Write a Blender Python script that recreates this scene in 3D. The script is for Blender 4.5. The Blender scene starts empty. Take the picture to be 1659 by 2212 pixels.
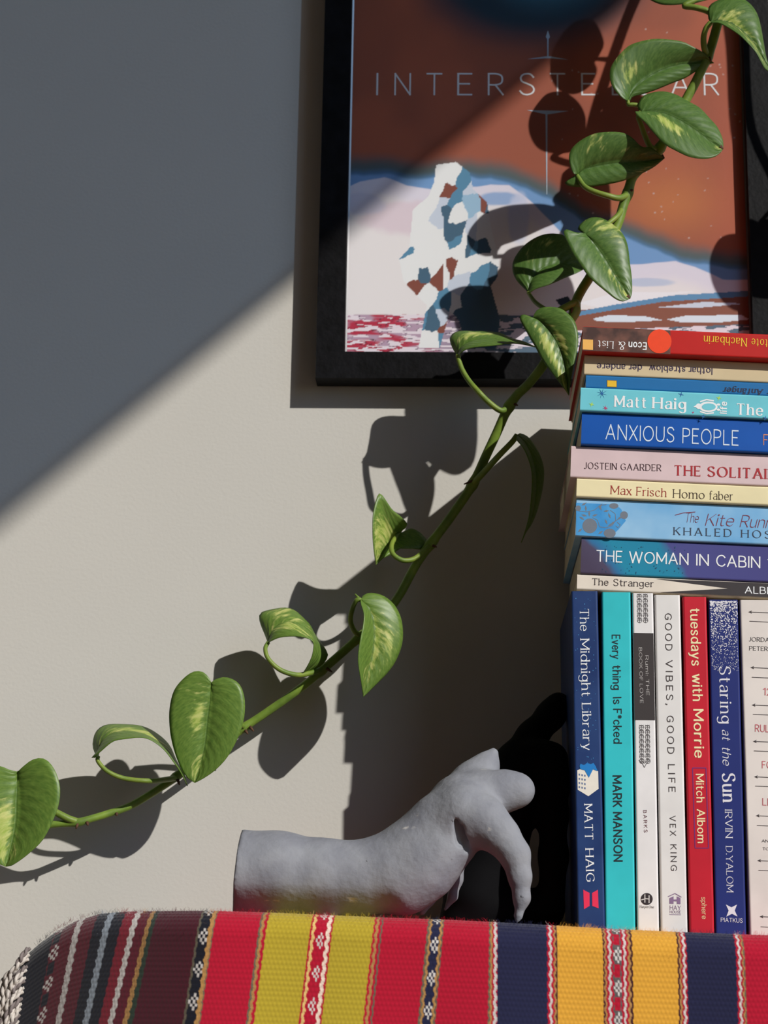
import bpy, bmesh, math, random
import numpy as np
from mathutils import Vector, Matrix
random.seed(7); np.random.seed(7)
S = bpy.context.scene
COL = S.collection
# ---------------------------------------------------------------- camera
F = 4000.0; CX, CY = 1000.0, 1106.0           # focal length and principal point in photo pixels (1659 x 2212)
CAM = np.array([0.0, -1.2, 0.77]); PITCH = math.radians(14.0); ROLL = 0.005
fwd = np.array([0, math.cos(PITCH), math.sin(PITCH)])
up0 = np.array([0, -math.sin(PITCH), math.cos(PITCH)]); rt0 = np.array([1.0, 0, 0])
RT = rt0*math.cos(ROLL) + up0*math.sin(ROLL); UP = up0*math.cos(ROLL) - rt0*math.sin(ROLL)
cd = bpy.data.cameras.new('camera'); cam = bpy.data.objects.new('camera', cd); COL.objects.link(cam)
cd.sensor_fit = 'HORIZONTAL'; cd.sensor_width = 36.0; cd.lens = 36.0*F/1659.0; cd.clip_start = 0.01; cd.shift_x = -(CX-829.5)/1659.0
cd.dof.use_dof = True; cd.dof.focus_distance = 1.09; cd.dof.aperture_fstop = 18.0
M3 = Matrix(((RT[0], UP[0], -fwd[0]), (RT[1], UP[1], -fwd[1]), (RT[2], UP[2], -fwd[2])))
cam.matrix_world = Matrix.Translation(Vector(CAM)) @ M3.to_4x4()
S.camera = cam
# ---------------------------------------------------------------- world, sun, exposure
SUN = np.array([-0.955, 1.0, -0.785])           # direction the sunlight travels
S.view_settings.view_transform = 'Standard'; S.view_settings.look = 'None'
S.view_settings.gamma = 1.0; S.view_settings.use_curve_mapping = False
S.view_settings.exposure = 0.0
W = bpy.data.worlds.new('sky'); S.world = W; W.use_nodes = True
wn = W.node_tree; bgn = wn.nodes['Background']
sky = wn.nodes.new('ShaderNodeTexSky'); sky.sky_type = 'NISHITA'; sky.sun_disc = False
sky.sun_elevation = math.atan2(0.785, math.hypot(0.955, 1.0)); sky.sun_rotation = math.atan2(0.955, -1.0)
sky.air_density = 1.3; sky.dust_density = 0.4; sky.ozone_density = 3.0
tint = wn.nodes.new('ShaderNodeMix'); tint.data_type = 'RGBA'; tint.blend_type = 'MULTIPLY'; tint.inputs['Factor'].default_value = 1.0
tint.inputs['B'].default_value = (0.66, 0.86, 1.25, 1.0); wn.links.new(sky.outputs[0], tint.inputs['A'])
wn.links.new(tint.outputs['Result'], bgn.inputs[0]); bgn.inputs[1].default_value = 0.11
sl = bpy.data.lights.new('sun', 'SUN'); sl.energy = 4.0; sl.angle = 0.0093; sl.color = (1.0, 0.965, 0.905)
so = bpy.data.objects.new('sun', sl); COL.objects.link(so)
so.rotation_euler = Vector(SUN).to_track_quat('-Z', 'Y').to_euler(); so.location = (3, -3, 3.5)

# ---------------------------------------------------------------- helpers
def at(x, y, t):
    """photo pixel -> point standing t metres in front of the wall"""
    d = fwd + RT*(x-CX)/F - UP*(y-CY)/F
    return CAM + d*((-t)-CAM[1])/d[1]
def topx(P):
    v = np.asarray(P) - CAM; z = v@fwd
    return CX + F*(v@RT)/z, CY - F*(v@UP)/z
def lin(c):
    c = np.asarray(c, float)/255.0
    return tuple(np.where(c <= .04045, c/12.92, ((c+.055)/1.055)**2.4))
def rgba(c): return (*lin(c), 1.0)

MATS = {}
def mat(name, c, rough=.5, var=.06, scale=60, bump=0.0, bscale=200, spec=.5, metal=0, c2=None, coat=0):
    if name in MATS: return MATS[name]
    m = bpy.data.materials.new(name); m.use_nodes = True; nt = m.node_tree; N = nt.nodes; L = nt.links
    b = N['Principled BSDF']; b.inputs['Roughness'].default_value = rough; b.inputs['Metallic'].default_value = metal
    b.inputs['Specular IOR Level'].default_value = spec; b.inputs['Coat Weight'].default_value = coat
    tc = N.new('ShaderNodeTexCoord'); no = N.new('ShaderNodeTexNoise'); no.inputs['Scale'].default_value = scale
    no.inputs['Detail'].default_value = 4
    L.new(tc.outputs['Object'], no.inputs['Vector'])
    r = N.new('ShaderNodeValToRGB'); a = np.array(lin(c))
    b2 = np.array(lin(c2)) if c2 is not None else np.clip(a*(1+var), 0, 1)
    b1 = a if c2 is not None else a*(1-var)
    r.color_ramp.elements[0].position = .35; r.color_ramp.elements[1].position = .65
    r.color_ramp.elements[0].color = (*b1, 1); r.color_ramp.elements[1].color = (*b2, 1)
    L.new(no.outputs['Fac'], r.inputs['Fac']); L.new(r.outputs['Color'], b.inputs['Base Color'])
    if bump:
        n2 = N.new('ShaderNodeTexNoise'); n2.inputs['Scale'].default_value = bscale; n2.inputs['Detail'].default_value = 5
        L.new(tc.outputs['Object'], n2.inputs['Vector'])
        bp = N.new('ShaderNodeBump'); bp.inputs['Strength'].default_value = bump; bp.inputs['Distance'].default_value = .001
        L.new(n2.outputs['Fac'], bp.inputs['Height']); L.new(bp.outputs['Normal'], b.inputs['Normal'])
    MATS[name] = m; return m

def mesh_obj(name, V, Fc, m, parent=None, smooth=False, world=True):
    me = bpy.data.meshes.new(name)
    me.from_pydata([tuple(map(float, v)) for v in V], [], [tuple(map(int, f)) for f in Fc])
    if m is not None: me.materials.append(m)
    o = bpy.data.objects.new(name, me); COL.objects.link(o)
    if smooth: me.polygons.foreach_set('use_smooth', [True]*len(me.polygons))
    if parent is not None:
        o.parent = parent
        if world: o.matrix_parent_inverse = parent.matrix_world.inverted()
    return o
def grid_obj(name, V, nu, nv, m, parent=None, smooth=True, closed=False):
    """fast grid mesh, V is (nu*nv,3) row-major"""
    me = bpy.data.meshes.new(name)
    i = np.arange(nu-1)[:, None]*nv + np.arange(nv-1)[None, :]
    q = np.stack([i, i+nv, i+nv+1, i+1], -1).reshape(-1, 4)
    me.vertices.add(len(V)); me.vertices.foreach_set('co', np.asarray(V, np.float32).ravel())
    me.loops.add(q.size); me.loops.foreach_set('vertex_index', q.ravel().astype(np.int32))
    me.polygons.add(len(q)); me.polygons.foreach_set('loop_start', np.arange(0, q.size, 4, dtype=np.int32))
    me.update(calc_edges=True)
    if smooth: me.polygons.foreach_set('use_smooth', np.ones(len(q), bool))
    if m: me.materials.append(m)
    o = bpy.data.objects.new(name, me); COL.objects.link(o)
    if parent is not None:
        o.parent = parent; o.matrix_parent_inverse = parent.matrix_world.inverted()
    return o
def set_col(o, C, name='dye'):
    a = o.data.color_attributes.new(name, 'FLOAT_COLOR', 'POINT')
    a.data.foreach_set('color', np.concatenate([C, np.ones((len(C), 1))], 1).astype(np.float32).ravel())
def tag(o, label=None, cat=None, group=None, kind=None):
    if label: o['label'] = label
    if cat: o['category'] = cat
    if group: o['group'] = group
    if kind: o['kind'] = kind
    return o
def empty(name, M, label=None, cat=None, group=None):
    o = bpy.data.objects.new(name, None); COL.objects.link(o)
    o.empty_display_size = .02
    o.matrix_world = M if isinstance(M, Matrix) else Matrix.Translation(Vector([float(v) for v in M]))
    return tag(o, label, cat, group)
def box_vf(x0, x1, y0, y1, z0, z1):
    V = [(x, y, z) for x in (x0, x1) for y in (y0, y1) for z in (z0, z1)]
    return V, [(0, 1, 3, 2), (4, 6, 7, 5), (0, 4, 5, 1), (2, 3, 7, 6), (0, 2, 6, 4), (1, 5, 7, 3)]
def join_vf(parts):
    V, Q = [], []
    for v, f in parts:
        k = len(V); V += list(v); Q += [tuple(i+k for i in q) for q in f]
    return V, Q
def bevel(o, w, seg=2):
    b = o.modifiers.new('bevel', 'BEVEL'); b.width = w; b.segments = seg; b.limit_method = 'ANGLE'
def catmull(P, n):
    P = np.asarray(P, float); k = len(P)
    if k == 2:
        s = np.linspace(0, 1, n)[:, None]; return P[0]*(1-s)+P[1]*s
    Q = np.vstack([2*P[0]-P[1], P, 2*P[-1]-P[-2]])
    out = []
    for i in range(1, k):
        p0, p1, p2, p3 = Q[i-1], Q[i], Q[i+1], Q[i+2]
        s = np.linspace(0, 1, 12, endpoint=False)[:, None]
        out.append(.5*((2*p1)+(-p0+p2)*s+(2*p0-5*p1+4*p2-p3)*s**2+(-p0+3*p1-3*p2+p3)*s**3))
    C = np.vstack(out+[P[-1:]])
    d = np.r_[0, np.cumsum(np.linalg.norm(np.diff(C, axis=0), axis=1))]
    u = np.linspace(0, d[-1], n)
    return np.stack([np.interp(u, d, C[:, j]) for j in range(C.shape[1])], 1)
def tube_vf(P, R, ns=10, cap=True):
    P = np.asarray(P, float); n = len(P); R = np.broadcast_to(R, (n,))
    T = np.gradient(P, axis=0); T /= np.linalg.norm(T, axis=1)[:, None]+1e-12
    a = np.array([0, -1.0, 0.01]); V = []
    for i in range(n):
        u = np.cross(T[i], a); u /= np.linalg.norm(u); w = np.cross(u, T[i])
        for k in range(ns):
            th = 2*math.pi*k/ns; V.append(P[i]+R[i]*(math.cos(th)*u+math.sin(th)*w))
    Q = [(i*ns+k, i*ns+(k+1) % ns, (i+1)*ns+(k+1) % ns, (i+1)*ns+k) for i in range(n-1) for k in range(ns)]
    if cap: Q += [tuple(range(ns))[::-1], tuple((n-1)*ns+k for k in range(ns))]
    return V, Q

# ---------------------------------------------------------------- the room
wallm = mat('wall_paint', (198, 195, 188), .85, .012, 9, .12, 420, .2)
def plain_wall(name, V, Q, m=wallm):
    o = mesh_obj(name, V, Q, m); o['kind'] = 'structure'; return o
XL, YB, ZC = -1.7, -3.4, 3.0
roomm = mat('room_paint', (214, 208, 198), .85, .02, 9)
def wx(y): return 1.15 + .088*(-y-1.329)
plain_wall('wall_back', *box_vf(XL-.1, 1.4, 0, .12, 0, ZC))
plain_wall('floor', *box_vf(XL-.1, 1.5, YB, .12, -.1, 0), m=mat('floor_boards', (206, 168, 126), .5, .15, 6))
plain_wall('ceiling', *box_vf(XL-.1, 1.5, YB, .12, ZC, ZC+.1), m=roomm)
plain_wall('wall_left', *box_vf(XL-.1, XL, YB, 0, 0, ZC), m=roomm)
plain_wall('wall_front', *box_vf(XL-.1, 1.5, YB-.1, YB, 0, ZC), m=roomm)
WT, WS, WY0, WY1 = 2.93, .12, -.6, -2.4; BZ = 2.304
def slab(y0, y1, z0, z1, th=.14, off=0):
    V = [(wx(y)+off+dx, y, z) for dx in (0, th) for y in (y0, y1) for z in (z0, z1)]
    return V, [(0, 1, 3, 2), (4, 6, 7, 5), (0, 4, 5, 1), (2, 3, 7, 6), (0, 2, 6, 4), (1, 5, 7, 3)]
plain_wall('wall_right', *join_vf([slab(0, YB, 0, WS), slab(0, YB, WT, ZC), slab(0, WY0, WS, WT), slab(WY1, YB, WS, WT)]), m=roomm)
wo = plain_wall('window_1', *join_vf([slab(WY0, WY1, WS, WS+.05, .06, .04), slab(WY0, WY0-.05, WS, WT, .06, .04),
     slab(WY1+.05, WY1, WS, WT, .06, .04)]), m=mat('window_paint', (235, 235, 232), .4))

def sheer_mat():
    m = bpy.data.materials.new('sheer_blind_fabric'); m.use_nodes = True; nt = m.node_tree; N = nt.nodes; L = nt.links; N.remove(N['Principled BSDF'])
    tr = N.new('ShaderNodeBsdfTransparent'); tl = N.new('ShaderNodeBsdfTranslucent'); mx = N.new('ShaderNodeMixShader'); mx.inputs[0].default_value = .08
    wv = N.new('ShaderNodeTexNoise'); wv.inputs['Scale'].default_value = 40; r = N.new('ShaderNodeValToRGB'); L.new(wv.outputs['Fac'], r.inputs['Fac'])
    r.color_ramp.elements[0].color = (.062, .104, .168, 1); r.color_ramp.elements[1].color = (.070, .112, .178, 1)
    L.new(r.outputs['Color'], tr.inputs['Color']); tl.inputs['Color'].default_value = (.45, .52, .62, 1)
    L.new(tr.outputs[0], mx.inputs[1]); L.new(tl.outputs[0], mx.inputs[2]); L.new(mx.outputs[0], N['Material Output'].inputs['Surface']); return m
RB = empty('roller_blind', (wx(-1.6)+.03, -1.6, BZ), 'sheer grey roller blind lowered part way over the side window', 'blind')
mesh_obj('blind_fabric', [(wx(y)+.03, y, z) for y in (WY0-.004, WY1+.004) for z in (BZ, WT-.03)], [(0, 1, 3, 2)], sheer_mat(), RB)
mesh_obj('blind_roller', *tube_vf([(wx(WY0)+.03, WY0-.004, WT-.03), (wx(WY1)+.03, WY1+.004, WT-.03)], [.022, .022], 16), mat('blind_metal', (190, 190, 190), .4), RB)
mesh_obj('bottom_bar', *tube_vf([(wx(WY0)+.03, WY0-.004, BZ), (wx(WY1)+.03, WY1+.004, BZ)], [.004, .004], 10), mat('blind_metal', (190, 190, 190), .4), RB)

# ---------------------------------------------------------------- shelf and striped cloth
CT = .214                                   # how far the cloth front stands from the wall
tops = [(40, 2085), (62, 2056), (80, 2038), (110, 2014), (150, 1990), (200, 1974), (260, 1969), (450, 1968), (600, 1973),
        (830, 1983), (950, 1987), (1075, 1993), (1200, 2000), (1300, 2006), (1450, 2013), (1600, 2019), (1660, 2021), (2300, 2045)]
def front(p): return CT-.056*np.clip((440-np.asarray(p, float))/390, 0, 1)**1.25
tx = np.array([at(a, b, front(a)-.012)[0] for a, b in tops]); tz = np.array([at(a, b, front(a)-.012)[2] for a, b in tops])
def ztop(x): return np.interp(x, tx, tz)
def X80(p): return at(p, 2080, float(front(p)))[0]
R_, Y_, N_, M_, MU = (178, 20, 48), (180, 158, 48), (34, 36, 66), (98, 22, 40), (220, 162, 58)
BK, WH, TN, GN, GY, DM, BR = (22, 24, 38), (206, 200, 196), (176, 132, 78), (46, 62, 50), (104, 96, 80), (78, 20, 36), (70, 34, 40)
stripes = [(30, 102, BK), (102, 120, 'p', M_, BK), (120, 145, M_), (145, 157, WH), (157, 185, M_), (185, 207, BK), (207, 220, (150, 160, 172)),
  (220, 243, BK), (243, 264, (130, 24, 44)), (264, 275, WH), (275, 296, M_), (296, 305, TN), (305, 315, GN), (315, 415, DM), (415, 420, GY), (420, 440, 'p', BK, BK),
  (440, 449, TN), (449, 452, GY), (452, 548, R_), (548, 553, GY), (553, 559, TN), (559, 566, R_), (566, 660, Y_), (660, 665, R_), (665, 671, (226, 190, 120)), (671, 676, R_),
  (676, 693, 'p', R_, R_), (693, 697, R_), (697, 705, (236, 214, 196)), (705, 710, R_), (710, 798, Y_), (798, 803, R_), (803, 809, TN), (809, 814, R_), (814, 818, GY),
  (818, 915, R_), (915, 920, GY), (920, 925, TN), (925, 943, 'p', N_, N_), (943, 948, TN), (948, 952, GY), (952, 1055, R_), (1055, 1059, GY), (1059, 1063, TN), (1063, 1067, R_),
  (1067, 1073, WH), (1073, 1075, R_), (1075, 1182, N_), (1182, 1187, R_), (1187, 1192, WH), (1192, 1197, R_), (1197, 1201, TN), (1201, 1205, BR), (1205, 1302, MU),
  (1302, 1306, BR), (1306, 1310, TN), (1310, 1315, R_), (1315, 1320, WH), (1320, 1325, R_), (1325, 1342, 'p', (96, 92, 92), R_), (1342, 1347, R_), (1347, 1352, WH), (1352, 1357, R_),
  (1357, 1362, TN), (1362, 1367, BR), (1367, 1464, MU), (1464, 1468, BR), (1468, 1472, TN), (1472, 1476, R_), (1476, 1481, WH), (1481, 1485, R_), (1485, 1590, N_),
  (1590, 1595, R_), (1595, 1600, WH), (1600, 1604, R_), (1604, 1607, TN), (1607, 1610, GY), (1610, 1720, R_), (1720, 1726, TN), (1726, 1744, 'p', N_, N_), (1744, 1750, TN), (1750, 1850, R_),
  (1850, 1860, WH), (1860, 1950, Y_), (1950, 1970, R_), (1970, 2060, Y_), (2060, 2400, R_)]
def cloth():
    x0, x1 = X80(42), X80(2150)
    s = np.arange(x0, x1, .00042); nu = len(s)
    R = .013
    # profile parameter: distance along the cloth from the wall side over the edge and down the front
    a = np.concatenate([np.linspace(0, 1, 12, endpoint=False), np.linspace(1, 2, 40, endpoint=False), np.linspace(2, 3, 190)])
    nv = len(a)
    S2, A2 = np.meshgrid(s, a, indexing='ij')
    zt = ztop(S2)
    kp = np.arange(0, 2420, 20); px80 = np.interp(S2, [X80(p) for p in kp], kp)
    lf = np.clip((px80-40)/130, 0, 1)
    yf = front(px80) + .0012*np.sin(S2*55)*np.clip(A2-2, 0, 1)
    back = .004
    hang = .125
    ph = np.clip(A2-1, 0, 1)*math.pi/2
    y = np.where(A2 < 1, back+(yf-R-back)*A2, np.where(A2 < 2, yf-R+R*np.sin(ph), yf))
    drop = np.where(A2 < 1, 0, np.where(A2 < 2, R*(1-np.cos(ph)), R+hang*(A2-2)))
    z = zt-drop
    lean = np.interp(px80, [40, 100, 230, 290, 340, 440, 940, 1080, 2400], [.13, .13, .17, .2, .15, .11, .09, 0, 0])
    z80 = np.interp(S2, [X80(p) for p in kp], [at(p, 2080, float(front(p)))[2] for p in kp])
    x = S2 + lean*(z-z80)*np.where(A2 < 1, 0.3, 1)
    # woven relief: horizontal ribs and offset warp bumps
    L = np.where(A2 < 1, -(yf-R)*(1-A2), np.where(A2 < 2, R*ph, R*math.pi/2+hang*(A2-2)))
    rib = np.abs(np.sin(L*math.pi/.0026)); warp = np.sin(S2*2*math.pi/.0022+math.pi*np.floor(L/.0026))
    h = .00024*rib + .00008*warp*rib
    wave = .0010*np.sin(S2*37+1)+.0006*np.sin(S2*91)
    zero = (A2 > 1.0)
    y = y + np.where(A2 < 1, 0, h*np.sin(np.where(A2 < 2, ph, math.pi/2)) + wave*np.clip(A2-1.5, 0, 1))
    z = z + np.where(A2 < 2, h*np.cos(ph), 0)
    V = np.stack([x, -y, z], -1).reshape(-1, 3)
    # dyed yarn colours
    zig = .00038*np.sin(L*2*math.pi/.0052)
    bounds = np.array([X80(q[0]) for q in stripes]+[X80(stripes[-1][1])])
    idx = np.clip(np.searchsorted(bounds, S2+np.where((A2 > 0), zig, 0), side='right')-1, 0, len(stripes)-1)
    base = np.array([lin(q[2]) if q[2] != 'p' else lin(q[3]) for q in stripes]); C = base[idx]
    wide = np.array([(q[1]-q[0]) > 60 for q in stripes])
    idx2 = np.clip(np.searchsorted(bounds, S2, side='right')-1, 0, len(stripes)-1)
    C = np.where(wide[idx2][..., None], base[idx2], C)
    for k, q in enumerate(stripes):
        if q[2] != 'p': continue
        w0, w1 = bounds[k], bounds[k+1]; mk = (idx2 == k)
        u = (S2-w0)/(w1-w0); per = .0165; v = (L/per) % 1.0
        ci = np.floor(u*4).astype(int); cj = np.floor(v*10).astype(int)
        dia = (cj < 5) & (np.abs(ci-1.5)+np.abs(cj-2) < 2.7) & ((ci+cj) % 2 == 0)
        C[mk & dia] = lin((214, 208, 204))
        dot = (v > .55) & (v < .95) & (np.abs(u-.5) < .38)
        C[mk & dot] = lin(q[4])
    rn = np.random.RandomState(3)
    C = C*(1+.06*(rn.rand(nu, nv, 1)-.5))*(.92+.10*rib[..., None])
    m = bpy.data.materials.new('striped_wool'); m.use_nodes = True; nt = m.node_tree
    b = nt.nodes['Principled BSDF']; b.inputs['Roughness'].default_value = .9; b.inputs['Specular IOR Level'].default_value = .12
    b.inputs['Sheen Weight'].default_value = .25; b.inputs['Sheen Roughness'].default_value = .5
    at_ = nt.nodes.new('ShaderNodeAttribute'); at_.attribute_name = 'dye'
    nt.links.new(at_.outputs['Color'], b.inputs['Base Color'])
    root = empty('woven_runner', (0, -CT/2, float(ztop(.1))-.14), 'striped red, yellow and navy woven wool runner draped over the shelf edge', 'cloth')
    o = grid_obj('woven_cloth', V, nu, nv, m, root); set_col(o, C.reshape(-1, 3))
    # loose wool fuzz along the folded edge
    FP = np.arange(40, 1720, 20); FX = [X80(p) for p in FP]; rn = np.random.RandomState(5); FV, FQ, FC = [], [], []
    for i in range(2600):
        xs = rn.uniform(X80(70), X80(1700)); ang = rn.uniform(.1, 1.0)*math.pi/2*rn.choice([.35, .6, 1])
        k = np.clip(np.searchsorted(bounds, xs, side='right')-1, 0, len(stripes)-1)
        fy = float(front(np.interp(xs, FX, FP))); p = np.array([xs, -(fy-R+R*math.sin(ang)), ztop(xs)-R*(1-math.cos(ang))])
        nrm = np.array([0, -math.sin(ang), math.cos(ang)])
        Ln = rn.uniform(.0012, .0034); d = nrm*Ln*.7+np.array([rn.uniform(-1, 1), rn.uniform(-.3, .3), 0])*Ln*.7
        q = p+d; e = q+d*.5+np.array([rn.uniform(-1, 1)*Ln*.5, 0, -Ln*.2]); w = np.array([.000045, 0, 0])
        n0 = len(FV); FV += [p-w, p+w, q+w*.8, q-w*.8, e]; FQ += [(n0, n0+1, n0+2, n0+3), (n0+3, n0+2, n0+4)]
        FC += [base[k]]*5
    fz = mesh_obj('wool_fuzz', FV, FQ, m, root); set_col(fz, np.clip(np.array(FC)*1.25, 0, 1)); fz['kind'] = 'stuff'
    # fringe cords at the left hem
    cm = mat('fringe_yarn', (196, 188, 180), .85, .12, 400)
    dm = mat('fringe_grey_yarn', (120, 110, 108), .85, .12, 400)
    rn = np.random.RandomState(11)
    for i in range(17):
        f = i/16; y0 = 2050+f*190+rn.uniform(-3, 3)
        t0 = float(front(60))+.0008
        p0 = (62-f*28, y0, t0-.0015); dx = 70+rn.uniform(-10, 20)
        pts = [at(*p0), at(p0[0]-dx*.30, y0+22+rn.uniform(-4, 8), t0+.002*rn.rand()), at(p0[0]-dx*.62, y0+66+rn.uniform(-8, 8), t0-.003*rn.rand()),
               at(p0[0]-dx*.85, y0+130+rn.uniform(-8, 8), t0-.004)]
        C_ = catmull(pts, 40); tw = 1+.35*np.sin(np.arange(40)*1.25)
        for st in (0, 1):
            off = .00085*np.stack([np.cos(np.arange(40)*.62+st*math.pi), .8*np.sin(np.arange(40)*.62+st*math.pi), .3*np.sin(np.arange(40)*.62+st*math.pi)], 1)
            if st == 0: A_ = tube_vf(C_+off, .00095*np.ones(40), 6)
            else: B_ = tube_vf(C_+off, .00095*np.ones(40), 6)
        mesh_obj('fringe_cord', *join_vf([A_, B_]), cm if i % 3 else dm, root, True)
cloth()
xs = np.linspace(X80(66), X80(2120), 60); SV, SQ = [], []; SK = np.arange(40, 2300, 20); SX = [X80(p) for p in SK]
for x in xs:
    zt = ztop(x)-.003; f = min(1, max(0, (x-X80(66))/.04)); yb = -(float(front(np.interp(x, SX, SK)))-.017)
    SV += [(x, -.001, zt), (x, yb+.006, zt-.0005), (x, yb, zt-.006), (x, yb, zt-.045+.02*(1-f)), (x, -.001, zt-.045+.02*(1-f))]
for i in range(len(xs)-1):
    for k in range(5): SQ.append((i*5+k, i*5+(k+1) % 5, i*5+5+(k+1) % 5, i*5+5+k))
SQ += [(4, 3, 2, 1, 0), tuple(len(SV)-5+k for k in range(5))]
tag(mesh_obj('wall_shelf', SV, SQ, mat('shelf_wood', (120, 84, 56), .5, .2, 20)), 'wooden wall shelf hidden beneath the striped woven runner', 'shelf')

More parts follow.
